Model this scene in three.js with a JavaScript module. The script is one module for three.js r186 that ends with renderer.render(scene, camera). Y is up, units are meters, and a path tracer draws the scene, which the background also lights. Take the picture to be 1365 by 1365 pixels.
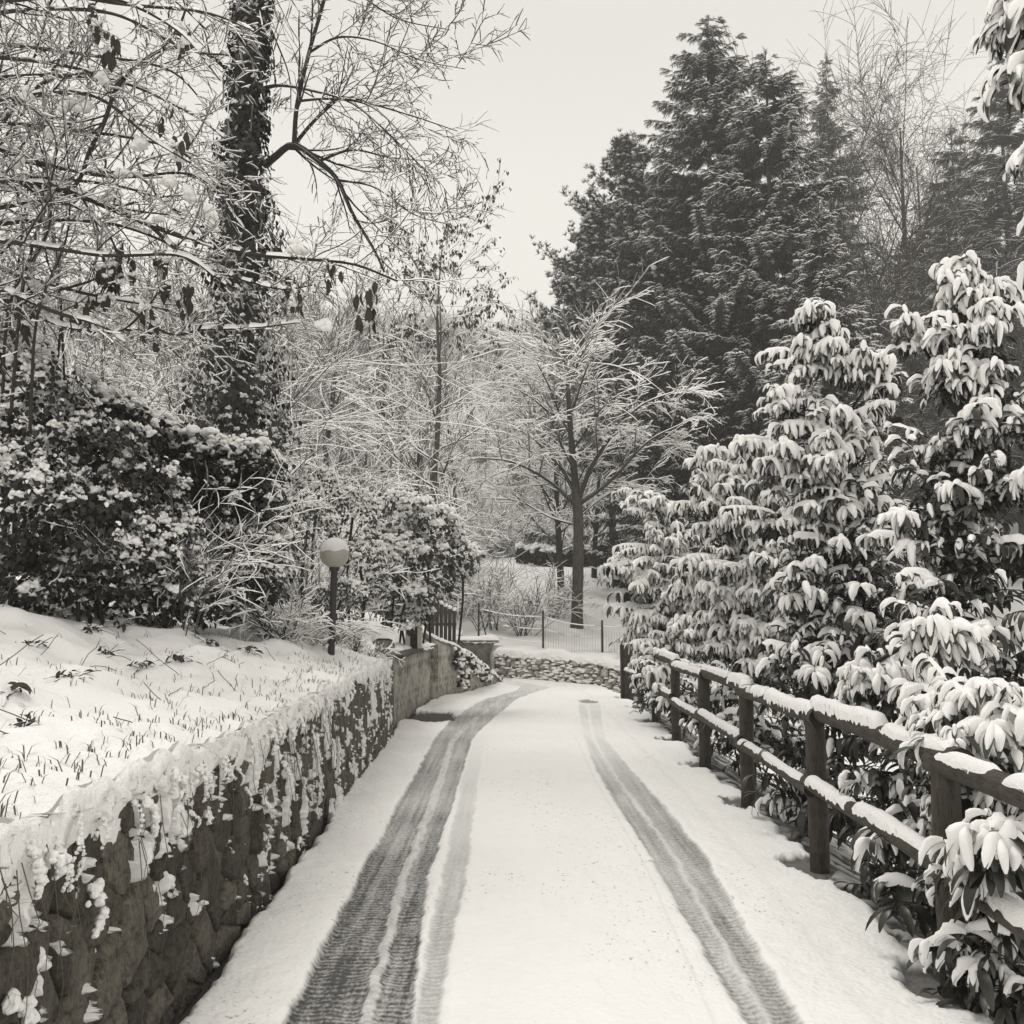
import * as THREE from 'three';
import { ImprovedNoise } from 'three/addons/math/ImprovedNoise.js';

// ---------------------------------------------------------------- camera, sky, sun, exposure
const EYE = 1.62, FPX = 1250, MID = 682.5, PITCH = Math.atan(132.5 / FPX);
const camera = new THREE.PerspectiveCamera(2 * Math.atan(MID / FPX) * 180 / Math.PI, 1, 0.05, 3000);
camera.position.set(0, EYE, 0);
camera.rotation.x = PITCH;
const scene = new THREE.Scene();
const renderer = new THREE.WebGLRenderer({ antialias: true });
renderer.toneMapping = THREE.LinearToneMapping;
renderer.toneMappingExposure = 1.56;
renderer.shadowMap.enabled = true;
{
  const W = 64, H = 256, px = new Float32Array(W * H * 4);
  for (let j = 0; j < H; j++) {
    const el = (j + 0.5) / H * 180 - 90;                     // elevation of the row in degrees
    const t = Math.min(1, Math.max(0, (el - 12) / 24)), s = t * t * (3 - 2 * t);
    const v = el < -2 ? 0.6 : 0.95 - 0.33 * s;                 // overcast: brighter and hazier low down
    for (let i = 0; i < W; i++) { const o = (j * W + i) * 4; px[o] = v; px[o + 1] = v * 0.972; px[o + 2] = v * 0.915; px[o + 3] = 1; }
  }
  const sky = new THREE.DataTexture(px, W, H, THREE.RGBAFormat, THREE.FloatType);
  sky.mapping = THREE.EquirectangularReflectionMapping; sky.magFilter = THREE.LinearFilter; sky.minFilter = THREE.LinearFilter;
  sky.needsUpdate = true; scene.background = sky; scene.environment = sky;
}
const sun = new THREE.DirectionalLight(new THREE.Color().setRGB(1, 0.975, 0.93), 1.25);
sun.position.set(-22, 62, -34); sun.target.position.set(0, 0, -10);
sun.castShadow = true; sun.shadow.radius = 45; sun.shadow.mapSize.set(2048, 2048);
Object.assign(sun.shadow.camera, { left: -70, right: 70, top: 70, bottom: -70, near: 1, far: 250 });
scene.add(sun, sun.target);
scene.fog = new THREE.FogExp2(new THREE.Color().setRGB(0.86, 0.85, 0.82), 0.0026);

// ---------------------------------------------------------------- helpers
function rng(a) { return () => { a |= 0; a = a + 0x6D2B79F5 | 0; let t = Math.imul(a ^ a >>> 15, 1 | a); t = t + Math.imul(t ^ t >>> 7, 61 | t) ^ t; return ((t ^ t >>> 14) >>> 0) / 4294967296; }; }
const clamp = (v, a = 0, b = 1) => v < a ? a : v > b ? b : v, lerp = (a, b, t) => a + (b - a) * t;
const sstep = (a, b, v) => { const t = clamp((v - a) / (b - a)); return t * t * (3 - 2 * t); };
const HASH = new Float32Array(65536); { const r = rng(77); for (let i = 0; i < 65536; i++) HASH[i] = r(); }
function vn(x, y) {                                           // value noise, 0..1, repeats every 256 units
  const xi = Math.floor(x), yi = Math.floor(y), fx = x - xi, fy = y - yi, u = fx * fx * (3 - 2 * fx), v = fy * fy * (3 - 2 * fy);
  const x0 = xi & 255, x1 = (xi + 1) & 255, y0 = (yi & 255) << 8, y1 = ((yi + 1) & 255) << 8;
  const a = HASH[y0 + x0], b = HASH[y0 + x1], c = HASH[y1 + x0], d = HASH[y1 + x1];
  return a + (b - a) * u + (c - a) * v + (a - b - c + d) * u * v;
}
const fbm = (x, y, n = 4) => { let s = 0, a = 0.5, t = 0; for (let i = 0; i < n; i++) { s += a * vn(x, y); t += a; x = x * 2.03 + 17.3; y = y * 2.03 + 5.7; a *= 0.5; } return s / t; };
const PN = new ImprovedNoise(), pn = (x, y, z = 0.5) => PN.noise(x, y, z);
const v3 = (x, y, z) => new THREE.Vector3(x, y, z);
const cP = Math.cos(PITCH), sP = Math.sin(PITCH);
function at(px, py, d) {                                      // the point at horizontal distance d seen at a photo pixel
  const dx = (px - MID) / FPX, dy = (MID - py) / FPX, k = d / (cP - dy * sP);
  return v3(dx * k, EYE + (dy * cP + sP) * k, -d);
}
function tab(T, x) { if (x <= T[0][0]) return T[0][1]; for (let i = 1; i < T.length; i++) if (x <= T[i][0]) { const a = T[i - 1], b = T[i]; return lerp(a[1], b[1], (x - a[0]) / (b[0] - a[0])); } return T[T.length - 1][1]; }
const rgb = (r, g, b) => new THREE.Color().setRGB(r, g, b);
const names = {};
function nm(n) { if (!(n in names)) { names[n] = 0; return n; } names[n]++; return n + '_' + String(names[n]).padStart(3, '0'); }
function shade(o) { o.traverse((m) => { if (m.isMesh) { m.castShadow = true; m.receiveShadow = true; } }); return o; }
function thing(name, label, category, p, group) {
  const g = new THREE.Group(); g.name = nm(name); g.userData = { label, category }; if (group) g.userData.group = group;
  g.position.copy(p || v3(0, 0, 0)); scene.add(g); return g;
}
function part(name, geo, mat, parent, kind) {
  const m = new THREE.Mesh(geo, mat); m.name = name; m.castShadow = m.receiveShadow = true; if (kind) m.userData.kind = kind;
  if (parent) parent.add(m); return m;
}
function structure(name, geo, mat, label) {
  const m = part(nm(name), geo, mat, scene); m.userData = { kind: 'structure', label, category: name.replace(/_/g, ' ') }; return m;
}
// geometry collector
class GB {
  constructor(o) { this.p = []; this.n = []; this.u = []; this.i = []; this.o = o || v3(0, 0, 0); }
  get count() { return this.p.length / 3; }
  v(x, y, z, nx = 0, ny = 1, nz = 0, u = 0, w = 0) { this.p.push(x - this.o.x, y - this.o.y, z - this.o.z); this.n.push(nx, ny, nz); this.u.push(u, w); return this.p.length / 3 - 1; }
  t(a, b, c) { this.i.push(a, b, c); }
  q(a, b, c, d) { this.i.push(a, b, c, a, c, d); }
  tube(pts, rad, sides, lump = 0, cap = false, seed = 1) {
    const n = pts.length; if (n < 2) return;
    let ax = v3(), bx = v3(), t = v3(), ref = v3(0, 1, 0), start = this.count, L = 0;
    t.subVectors(pts[1], pts[0]).normalize(); if (Math.abs(t.y) > 0.9) ref.set(1, 0, 0);
    ax.crossVectors(t, ref).normalize();
    for (let k = 0; k < n; k++) {
      t.subVectors(pts[Math.min(n - 1, k + 1)], pts[Math.max(0, k - 1)]).normalize();
      ax.addScaledVector(t, -ax.dot(t)).normalize(); bx.crossVectors(t, ax);
      if (k) L += pts[k].distanceTo(pts[k - 1]);
      const r = rad[k], P = pts[k], m = sides + (lump ? 1 : 0);
      for (let s = 0; s < m; s++) {
        const a = s / sides * 6.28318, c = Math.cos(a), q = Math.sin(a), nx = ax.x * c + bx.x * q, ny = ax.y * c + bx.y * q, nz = ax.z * c + bx.z * q;
        const rr = lump ? r * (1 + lump * (fbm((s % sides) * 0.9 + seed * 7.1, L * 4 + seed * 3.3, 3) - 0.5) * 2) : r;
        this.v(P.x + nx * rr, P.y + ny * rr, P.z + nz * rr, nx, ny, nz, a * r, L);
      }
    }
    const m = sides + (lump ? 1 : 0);
    for (let k = 0; k < n - 1; k++) for (let s = 0; s < sides; s++) {
      const s1 = lump ? s + 1 : (s + 1) % sides, a = start + k * m + s, b = start + k * m + s1;
      this.q(a, b, b + m, a + m);
    }
    if (cap) for (const e of [0, n - 1]) { const P = pts[e], c = this.v(P.x, P.y, P.z, 0, 1, 0); for (let s = 0; s < sides; s++) this.t(c, start + e * m + s, start + e * m + (lump ? s + 1 : (s + 1) % sides)); }
  }
  snow(pts, rad, w, h, R, gap = 0) {                          // a ridge of snow lying on a twig
    let side = v3(), t = v3(), prev = -1;
    for (let k = 0; k < pts.length; k++) {
      t.subVectors(pts[Math.min(pts.length - 1, k + 1)], pts[Math.max(0, k - 1)]).normalize();
      const hor = Math.hypot(t.x, t.z);
      if (hor < 0.3 || (gap && R() < gap)) { prev = -1; continue; }
      const f = Math.min(1, hor * 1.15) * (0.6 + 0.7 * R()), r = rad[k], W = r * 0.9 + w * f, P = pts[k], e = (k === 0 || k === pts.length - 1) ? 0.35 : 1;
      side.set(-t.z / hor, 0, t.x / hor);
      const y0 = P.y + r * 0.25 - w * 0.15, y1 = P.y + r * 0.7 + h * f * e;
      const a = this.v(P.x - side.x * W * e, y0, P.z - side.z * W * e, -side.x * 0.9, 0.4, -side.z * 0.9);
      this.v(P.x, y1, P.z, 0, 1, 0);
      this.v(P.x + side.x * W * e, y0, P.z + side.z * W * e, side.x * 0.9, 0.4, side.z * 0.9);
      if (prev >= 0) { this.q(prev, prev + 1, a + 1, a); this.q(prev + 1, prev + 2, a + 2, a + 1); }
      prev = a;
    }
  }
  loaf(pts, w, h, seed, drop = 0.3, M = 9) {                   // a thick lumpy bolster of snow along a path
    const t = v3(), side = v3(), st = this.count, n = pts.length; let L = 0;
    for (let k = 0; k < n; k++) {
      t.subVectors(pts[Math.min(n - 1, k + 1)], pts[Math.max(0, k - 1)]).normalize(); const hor = Math.hypot(t.x, t.z) || 1;
      side.set(-t.z / hor, 0, t.x / hor); if (k) L += pts[k].distanceTo(pts[k - 1]);
      const e = Math.min(1, 0.15 + Math.min(k, n - 1 - k) * 0.55), P = pts[k], hh = h * (0.55 + 0.9 * fbm(L * 2.3 + seed * 9.7, seed, 3)) * e;
      for (let s = 0; s < M; s++) {
        const a = Math.PI * s / (M - 1), edge = Math.abs(Math.cos(a)), jag = edge > 0.85 ? (fbm(L * 38 + seed * 31, s * 3.7, 2) - 0.5) * h * 1.1 : 0;
        const lum = 1 + 0.16 * (fbm(L * 11 + seed, s * 0.8 + seed, 2) - 0.5);
        const X = -Math.cos(a) * w * (0.86 + 0.14 * e) * lum, Y = Math.pow(Math.sin(a), 0.62) * hh * lum - edge * edge * edge * drop * w + jag;
        this.v(P.x + side.x * X, P.y + Y, P.z + side.z * X, side.x * -Math.cos(a), Math.sin(a) + 0.15, side.z * -Math.cos(a), s * 0.02, L);
      }
    }
    for (let k = 0; k < n - 1; k++) for (let s = 0; s < M - 1; s++) { const a = st + k * M + s; this.q(a, a + 1, a + 1 + M, a + M); }
  }
  blob(c, rx, ry, rz, seed, lump = 0.35, det = 1) {            // a lumpy ball, flat underneath
    const S = ICO[det], st = this.count;
    for (let k = 0; k < S.p.length; k += 3) {
      const x = S.p[k], y = S.p[k + 1], z = S.p[k + 2];
      const f = 1 + lump * (vn(x * 1.7 + seed * 13.1 + 40, y * 1.7 + z * 2.1 + seed * 5.3 + 40) - 0.5) * 2;
      const yy = y < 0 ? y * 0.55 : y;
      this.v(c.x + x * rx * f, c.y + yy * ry * f, c.z + z * rz * f, x, y, z, x * rx, z * rz);
    }
    for (const k of S.i) this.i.push(st + k);
  }
  box(cx, cy, cz, sx, sy, sz, yaw = 0, bev = 0.01, pitch = 0) {
    const g = boxGeo(sx, sy, sz, bev); const m = new THREE.Matrix4().makeRotationFromEuler(new THREE.Euler(pitch, yaw, 0, 'YXZ')).setPosition(cx, cy, cz);
    this.geo(g, m);
  }
  geo(g, m) {
    const P = g.attributes.position, N = g.attributes.normal, U = g.attributes.uv, st = this.count, a = v3(), nn = new THREE.Matrix3().getNormalMatrix(m);
    for (let k = 0; k < P.count; k++) { a.fromBufferAttribute(P, k).applyMatrix4(m); const x = a.x, y = a.y, z = a.z; a.fromBufferAttribute(N, k).applyMatrix3(nn).normalize(); this.v(x, y, z, a.x, a.y, a.z, U ? U.getX(k) : 0, U ? U.getY(k) : 0); }
    if (g.index) for (let k = 0; k < g.index.count; k++) this.i.push(st + g.index.getX(k)); else for (let k = 0; k < P.count; k++) this.i.push(st + k);
  }
  build(recompute = false, uv = true) {
    const g = new THREE.BufferGeometry();
    g.setAttribute('position', new THREE.Float32BufferAttribute(this.p, 3));
    g.setAttribute('normal', new THREE.Float32BufferAttribute(this.n, 3));
    if (uv) g.setAttribute('uv', new THREE.Float32BufferAttribute(this.u, 2));
    g.setIndex(this.i); if (recompute) g.computeVertexNormals(); return g;
  }
}
function boxGeo(sx, sy, sz, b) {                              // box with bevelled edges, uv in metres
  const s = new THREE.Shape(), x = sx / 2 - b, y = sy / 2 - b; s.moveTo(-x, -y); s.lineTo(x, -y); s.lineTo(x, y); s.lineTo(-x, y); s.closePath();
  const g = new THREE.ExtrudeGeometry(s, { depth: sz - 2 * b, bevelEnabled: true, bevelSize: b, bevelThickness: b, bevelSegments: 1 }); g.translate(0, 0, -(sz - 2 * b) / 2); return g;
}
const ICO = [0, 1, 2].map((d) => {                            // shared-vertex icospheres
  const g = new THREE.IcosahedronGeometry(1, d), P = g.attributes.position, key = {}, p = [], i = [];
  for (let k = 0; k < P.count; k++) { const s = [P.getX(k), P.getY(k), P.getZ(k)].map((v) => v.toFixed(4)).join(); if (!(s in key)) { key[s] = p.length / 3; p.push(P.getX(k), P.getY(k), P.getZ(k)); } i.push(key[s]); }
  return { p, i };
});
function tex(W, H, fn, srgb, rep) {                            // fn(i, j, out) writes r g b in 0..1 (linear numbers if srgb, then encoded)
  const a = new Uint8Array(W * H * 4), o = [0, 0, 0];
  for (let j = 0; j < H; j++) for (let i = 0; i < W; i++) {
    fn(i, j, o); const k = (j * W + i) * 4;
    for (let c = 0; c < 3; c++) { let v = clamp(o[c]); if (srgb) v = v < 0.0031308 ? v * 12.92 : 1.055 * Math.pow(v, 1 / 2.4) - 0.055; a[k + c] = v * 255 + 0.5; }
    a[k + 3] = 255;
  }
  const t = new THREE.DataTexture(a, W, H, THREE.RGBAFormat); if (srgb) t.colorSpace = THREE.SRGBColorSpace;
  t.magFilter = THREE.LinearFilter; t.minFilter = THREE.LinearMipmapLinearFilter; t.generateMipmaps = true;
  if (rep) { t.wrapS = t.wrapT = THREE.RepeatWrapping; t.repeat.set(rep[0], rep[1]); } t.needsUpdate = true; return t;
}
// tiling grain: value noise on a 256-periodic lattice sampled over exactly 32..256 cells, so that edges meet
const tn = (i, j, N, cells, sx = 1) => { const x = i / N * cells, y = j / N * cells; const f = (a, b) => HASH[(((b % cells) + cells) % cells) * 251 % 256 * 256 + (((a % cells) + cells) % cells)]; const xi = Math.floor(x), yi = Math.floor(y), u = x - xi, w = y - yi, U = u * u * (3 - 2 * u), V = w * w * (3 - 2 * w); return lerp(lerp(f(xi, yi), f(xi + 1, yi), U), lerp(f(xi, yi + 1), f(xi + 1, yi + 1), U), V); };
const tf = (i, j, N) => 0.4 * tn(i, j, N, 8) + 0.28 * tn(i, j, N, 24) + 0.2 * tn(i, j, N, 64) + 0.12 * tn(i, j, N, 128);

// ---------------------------------------------------------------- materials
const std = (c, rough = 0.9, extra = {}) => new THREE.MeshStandardMaterial({ color: c, roughness: rough, side: THREE.DoubleSide, ...extra });
const grainTex = tex(512, 512, (i, j, o) => { o[0] = o[1] = o[2] = tf(i, j, 512); }, false, [1, 1]);
const fineTex = tex(512, 512, (i, j, o) => { o[0] = o[1] = o[2] = 0.35 * tn(i, j, 512, 32) + 0.35 * tn(i, j, 512, 96) + 0.3 * tn(i, j, 512, 200); }, false, [2.2, 2.2]);
const stoneMap = (a, b, rep, streak) => tex(512, 512, (i, j, o) => { let f = tf(i, j, 512); if (streak) f = lerp(f, tn(i * 7, j, 512, 24) * 0.5 + 0.5 * tf(i * 3, j, 512), 0.45); const t = sstep(0.22, 0.75, f), g = 0.85 + 0.3 * tn(i, j, 512, 180); for (let c = 0; c < 3; c++) o[c] = lerp(a[c], b[c], t) * g; }, true, rep);
const M = {
  snow: std(rgb(0.86, 0.85, 0.835), 0.85, { bumpMap: fineTex, bumpScale: 0.006 }),
  twigSnow: std(rgb(0.86, 0.85, 0.835), 0.9),
  bark: std(rgb(0.03, 0.026, 0.021), 0.95),
  barkDark: std(rgb(0.018, 0.0155, 0.012), 0.95),
  barkGrey: std(rgb(0.05, 0.044, 0.037), 0.95),
  trunk: std(rgb(1, 1, 1), 0.95, { map: stoneMap([0.018, 0.016, 0.013], [0.075, 0.068, 0.058], [3, 1]), bumpMap: grainTex, bumpScale: 0.02 }),
  laurel: [rgb(0.02, 0.02, 0.013), rgb(0.032, 0.032, 0.021), rgb(0.013, 0.013, 0.0085)].map((c) => std(c, 0.38)),
  ivy: std(rgb(0.013, 0.013, 0.009), 0.5), ivyPale: std(rgb(0.03, 0.03, 0.022), 0.5),
  needle: std(rgb(0.018, 0.018, 0.0135), 0.7), needlePale: std(rgb(0.032, 0.031, 0.025), 0.75),
  deadLeaf: std(rgb(0.032, 0.026, 0.02), 0.8),
  dryGrass: std(rgb(0.10, 0.092, 0.07), 0.9),
  wood: std(rgb(1, 1, 1), 0.85, { map: stoneMap([0.010, 0.008, 0.0055], [0.062, 0.052, 0.039], [6, 1.2], true), bumpMap: grainTex, bumpScale: 0.006 }),
  board: std(rgb(1, 1, 1), 0.9, { map: stoneMap([0.03, 0.026, 0.02], [0.075, 0.066, 0.055], [4, 1], true) }),
  stone: [[[0.016, 0.0135, 0.010], [0.10, 0.088, 0.069]], [[0.028, 0.024, 0.018], [0.15, 0.134, 0.108]], [[0.010, 0.0085, 0.0065], [0.065, 0.056, 0.043]]].map(([a, b]) => std(rgb(1, 1, 1), 0.95, { map: stoneMap(a, b, [3.2, 3.2], true), bumpMap: grainTex, bumpScale: 0.045 })),
  mortar: std(rgb(1, 1, 1), 1, { map: stoneMap([0.012, 0.0105, 0.008], [0.12, 0.106, 0.085], [1.6, 1.6]), bumpMap: grainTex, bumpScale: 0.03 }),
  plaster: std(rgb(1, 1, 1), 0.95, { map: stoneMap([0.07, 0.062, 0.05], [0.46, 0.43, 0.38], [0.7, 0.7], true), bumpMap: grainTex, bumpScale: 0.015 }),
  concrete: std(rgb(1, 1, 1), 0.95, { map: stoneMap([0.10, 0.095, 0.085], [0.24, 0.23, 0.21], [1.3, 1.3]), bumpMap: grainTex, bumpScale: 0.01 }),
  rubble: [[[0.26, 0.24, 0.205], [0.56, 0.53, 0.47]], [[0.32, 0.3, 0.26], [0.62, 0.59, 0.53]], [[0.18, 0.163, 0.135], [0.48, 0.445, 0.385]]].map(([a, b]) => std(rgb(1, 1, 1), 0.95, { map: stoneMap(a, b, [3, 3]), bumpMap: grainTex, bumpScale: 0.02 })),
  iron: std(rgb(0.03, 0.028, 0.026), 0.7, { metalness: 0.2 }),
  globe: std(rgb(0.3, 0.283, 0.25), 0.35), palePaint: std(rgb(0.5, 0.48, 0.44), 0.7), soil: std(rgb(0.03, 0.026, 0.021), 1),
};

// ---------------------------------------------------------------- the lie of the land
const fenceX = (d) => 1.8 + 0.022 * d;
const WALLX = [[-3, -1.27], [12, -1.56], [13.5, -1.65], [17, -1.45], [19.1, -0.96], [24, -0.3]];
const wallX = (d) => tab(WALLX, d);
const roadY = (x, d) => { const t = d - 16; return (t > 0 ? -0.035 * t * t / (t + 2) : 0) - 0.07 * Math.max(0, x - 0.6) * sstep(18, 26, d); };
const wallTop = (d) => 1.04 + 0.02 * Math.sin(d * 0.8);
function gardenY(x, d) { const u = Math.max(0, wallX(Math.min(d, 17)) - x); return wallTop(d) + 0.2 * Math.min(u, 3) + 0.10 * Math.max(0, u - 3) + 0.34 * (fbm(x * 1.3 + 50, d * 1.3 + 20, 3) - 0.5) * sstep(0, 0.8, u) + 0.15 * (fbm(x * 4.3 + 50, d * 4.3 + 20, 3) - 0.5); }
const fieldEdge = (x) => x < -0.4 ? 27.1 : x < 3.1 ? lerp(27.1, 25.6, (x + 0.4) / 3.5) : 25.6;
function hillY(x, d) {
  const s = d - 26; return 0.35 + 0.14 * Math.max(0, s) + 0.17 * Math.max(0, d - 58) * sstep(50, 80, d) + 0.06 * Math.max(0, -x - 3) * sstep(20, 40, d) + 0.05 * Math.max(0, x - 12) * sstep(40, 80, d) + (fbm(x * 0.13 + 60, d * 0.13 + 60, 3) - 0.5) * 2.2 * sstep(30, 60, d) + (fbm(x * 0.7 + 60, d * 0.7, 3) - 0.5) * 0.35;
}
function groundY(x, d) {
  const u = x - fenceX(Math.min(d, 20)) - 0.15;
  let near = roadY(Math.min(x, 3), d) - 0.07; if (u > 0) near -= Math.min(1.3, u * 0.55);
  if (x < -1.2 && d < 24) near -= 0.1;
  const e = fieldEdge(x), k = x > 3.1 ? sstep(e - 5, e + 8, d) : sstep(e + 0.12, e + 0.5, d);
  return lerp(near, hillY(x, d), k);
}
{
  const xs = [], ds = []; const K = 62;
  for (let k = -K; k <= K; k++) { const t = k / K; xs.push(t * 7 + Math.sign(t) * Math.pow(Math.abs(t), 3) * 165); }
  for (let d = -10; d < 22; d += 0.9) ds.push(d); for (let d = 22; d < 31; d += 0.2) ds.push(d); for (let d = 31; d < 300; d += 0.5 + (d - 31) * 0.035) ds.push(d);
  const g = new GB(); for (const d of ds) for (const x of xs) g.v(x, groundY(x, d), -d, 0, 1, 0, x, -d);
  const n = xs.length; for (let j = 0; j < ds.length - 1; j++) for (let i = 0; i < n - 1; i++) { const a = j * n + i; g.q(a, a + 1, a + 1 + n, a + n); }
  structure('snow_ground', g.build(true), M.snow, 'snow covered ground rising to a wooded hillside beyond the lane');
}

// ---------------------------------------------------------------- the lane with its wheel tracks
const T1a = [[3, -0.89], [3.68, -0.882], [5.82, -0.924], [8.96, -0.943], [11.9, -0.967], [14, -0.9], [17.6, -0.5], [20.3, 0.1], [22, 0.2], [25, -0.9]];
const T1b = [[3, -0.58], [3.68, -0.585], [5.82, -0.672], [8.96, -0.706], [11.9, -0.767], [14, -0.6], [17.6, -0.22], [20.3, 0.4], [22, 0.5], [25, -0.6]];
const T2a = [[3, -0.55], [3.68, -0.55], [5.82, -0.626], [8.96, -0.642], [11.9, -0.71], [14, -0.53], [17.6, -0.16], [20.3, 0.46], [22, 0.6], [25, -0.5]];
const T2b = [[3, -0.37], [3.68, -0.387], [5.82, -0.5], [8.96, -0.491], [11.9, -0.5], [14, -0.307], [17.6, 0.12], [20.3, 0.64], [22, 0.9], [25, 0]];
const T3a = [[3, -0.36], [3.68, -0.387], [5.82, -0.416], [8.96, -0.47], [11.9, -0.47], [14, -0.3]];
const T3b = [[3, -0.29], [3.68, -0.299], [5.82, -0.272], [8.96, -0.312], [11.9, -0.33], [14, -0.2]];
const R1a = [[3, 0.88], [3.68, 0.905], [4.75, 0.9], [6.27, 0.905], [7.94, 0.867], [9.6, 0.845], [11.9, 0.9], [15.7, 1.1], [17, 1.2]];
const R1b = [[3, 1.08], [3.68, 1.12], [4.75, 1.168], [6.27, 1.256], [7.94, 1.25], [9.6, 1.2], [11.9, 1.17], [15.7, 1.46], [17, 1.6]];
const bandMask = (x, a, b, e) => sstep(a - e, a + e, x) * (1 - sstep(b - e, b + e, x));
function tracks(x, d) {                                       // how far each wheel has pressed the snow away, 0..1 (smooth)
  if (x < -1.15 || x > 1.8 || (d < 14 && x > -0.1 && x < 0.75)) return 0;
  const w = (fbm(x * 3 + 10, d * 6 + 3, 2) - 0.5) * 0.03 + (vn(x * 9, d * 40) - 0.5) * 0.012, X = x + w;
  const f1 = tab([[3, 1.08], [6, 0.9], [9, 0.7], [13, 0.62], [18, 0.55], [21, 0.35], [24, 0.2]], d), f3 = tab([[3, 0.6], [5, 0.5], [7, 0.33], [10, 0.14], [13, 0.04]], d), fr = tab([[3, 0.74], [7, 0.68], [9, 0.55], [10.5, 0.3], [12.5, 0.13], [14.5, 0.22], [16.0, 0.24], [17.4, 0]], d);
  const mid = (tab(R1a, d) + tab(R1b, d)) / 2 - 0.02;
  const r = bandMask(X, tab(R1a, d), tab(R1b, d), 0.02) * (1 - 0.55 * Math.exp(-(((X - mid) / 0.022) ** 2)));
  const a = bandMask(X, tab(T1a, d), tab(T1b, d), 0.015), b = bandMask(X, tab(T2a, d), tab(T2b, d), 0.014), c = bandMask(X, tab(T3a, d), tab(T3b, d), 0.022);
  const ra = sstep(tab(T1a, d), tab(T1a, d) + 0.05, X) * (1 - sstep(tab(T2b, d) - 0.03, tab(T2b, d), X)) * f1 * tab([[3, 0.5], [6, 0.42], [9, 0.5], [14, 0.75], [20, 0.8]], d); return Math.max(a * f1, b * f1 * 0.95, c * f3, r * fr, ra * (0.5 + fbm(X * 25, d * 8, 2)));
}
const POSTD = [4.17, 6.1, 8.06, 10.02, 12.0, 13.95, 15.9, 17.85];
function bare(x, d) {                                         // wall foot gap, fence foot, the patch by the gate: soil shows
  const wl = x - wallX(d), wr = fenceX(d) - x; if (wl > 0.35 && wr > 0.5 && !(d > 13 && d < 15.8 && x < -0.5) && !(d > 16.4 && d < 17.6)) return 0;
  const gl = wallX(d) + 0.03 + tab([[2, 0.02], [4, 0.09], [7, 0.085], [8, 0.02], [11.5, 0.015], [24, 0.01]], d) * (0.35 + 1.3 * fbm(d * 1.9, 3.3, 3)) + 0.05 * (fbm(d * 9, 8.3, 2) - 0.5);
  let v = 1 - sstep(gl - 0.015, gl + 0.015, x);
  const gr = fenceX(d) + 0.10 - 0.22 * fbm(d * 1.4 + 9, 1.7, 3) + 0.10 * (fbm(d * 7, 2.1, 2) - 0.5);
  let fr = sstep(gr - 0.02, gr + 0.02, x); v = Math.max(v, fr * (0.55 + 0.45 * sstep(0.35, 0.6, fbm(x * 9, d * 9, 2))));
  if (wr < 0.5) for (const p of POSTD) { if (Math.abs(d - p) > 0.5) continue; const r = Math.hypot((x - fenceX(p) + 0.04) / 0.26, (d - p) / 0.34) + (fbm(x * 8, d * 8, 3) - 0.5) * 0.9; v = Math.max(v, (1 - sstep(0.62, 0.8, r)) * 0.9); }
  if (d > 13 && d < 15.8 && x < -0.5) { const r = Math.hypot((x + 1.22) / 0.42, (d - 14.4) / 0.75) + (fbm(x * 5, d * 3, 3) - 0.5) * 0.4; v = Math.max(v, (1 - sstep(0.9, 1.02, r)) * 0.95); }
  if (d > 16.4 && d < 17.6) { const r = Math.hypot((x - 1.37) / 0.2, (d - 17.0) / 0.45) + (fbm(x * 8, d * 6, 2) - 0.5) * 0.5; v = Math.max(v, (1 - sstep(0.75, 1, r)) * 0.7); }
  return v;
}
function roadColour(x, d, o) {
  const m = tracks(x, d); let e = 0, s = 0.97 + 0.04 * fbm(x * 2, d * 2, 3);
  if (m > 0.01) {
    const wav = (fbm(x * 7, d * 5, 2) - 0.5) * 3.2, rip = 0.5 + 0.5 * Math.sin((d * 23 + wav * 0.5 + 1.0 * fbm(x * 9, d * 5, 2)) * 6.2832);
    const spk = fbm(x * 120, d * 60, 2), pat = fbm(x * 4, d * 1.6, 3);
    const line = fbm(x * 38, d * 0.9, 2); e = clamp(m * (0.62 + 0.5 * pat) + m * 0.26 * (rip - 0.5) * tab([[3, 1], [7, 0.7], [11, 0.2]], d) + 0.55 * m * (spk - 0.5) + 0.5 * m * (line - 0.5));
    e = e * sstep(0.0, 0.25, m);
  }
  const seam = Math.exp(-(((x - tab([[3, 0.76], [6, 0.83], [9, 0.78], [12, 0.8]], d)) / 0.008) ** 2)) * 0.10 * (d < 12 ? 1 : 0) + Math.exp(-(((x - tab([[3, 1.36], [6, 1.5], [10, 1.5]], d)) / 0.03) ** 2)) * 0.05;
  const crumb = (vn(x * 60 + 3, d * 40) > 0.86 && fbm(x * 1.6, d * 1.1 + 4, 2) > 0.6 && vn(x * 140, d * 90) > 0.6) ? 0.5 : 0;
  e = Math.max(e, seam, crumb);
  const b = bare(x, d), sn = 0.86 * s, as = 0.035 + 0.05 * fbm(x * 50, d * 30, 2), so = 0.025 + 0.04 * fbm(x * 30, d * 30, 2);
  for (let c = 0; c < 3; c++) { const t = [1, 0.99, 0.972][c], ta = [1, 0.965, 0.93][c], ts = [1, 0.9, 0.78][c]; o[c] = lerp(lerp(sn * t, as * ta, e), so * ts, b); }
}
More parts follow.
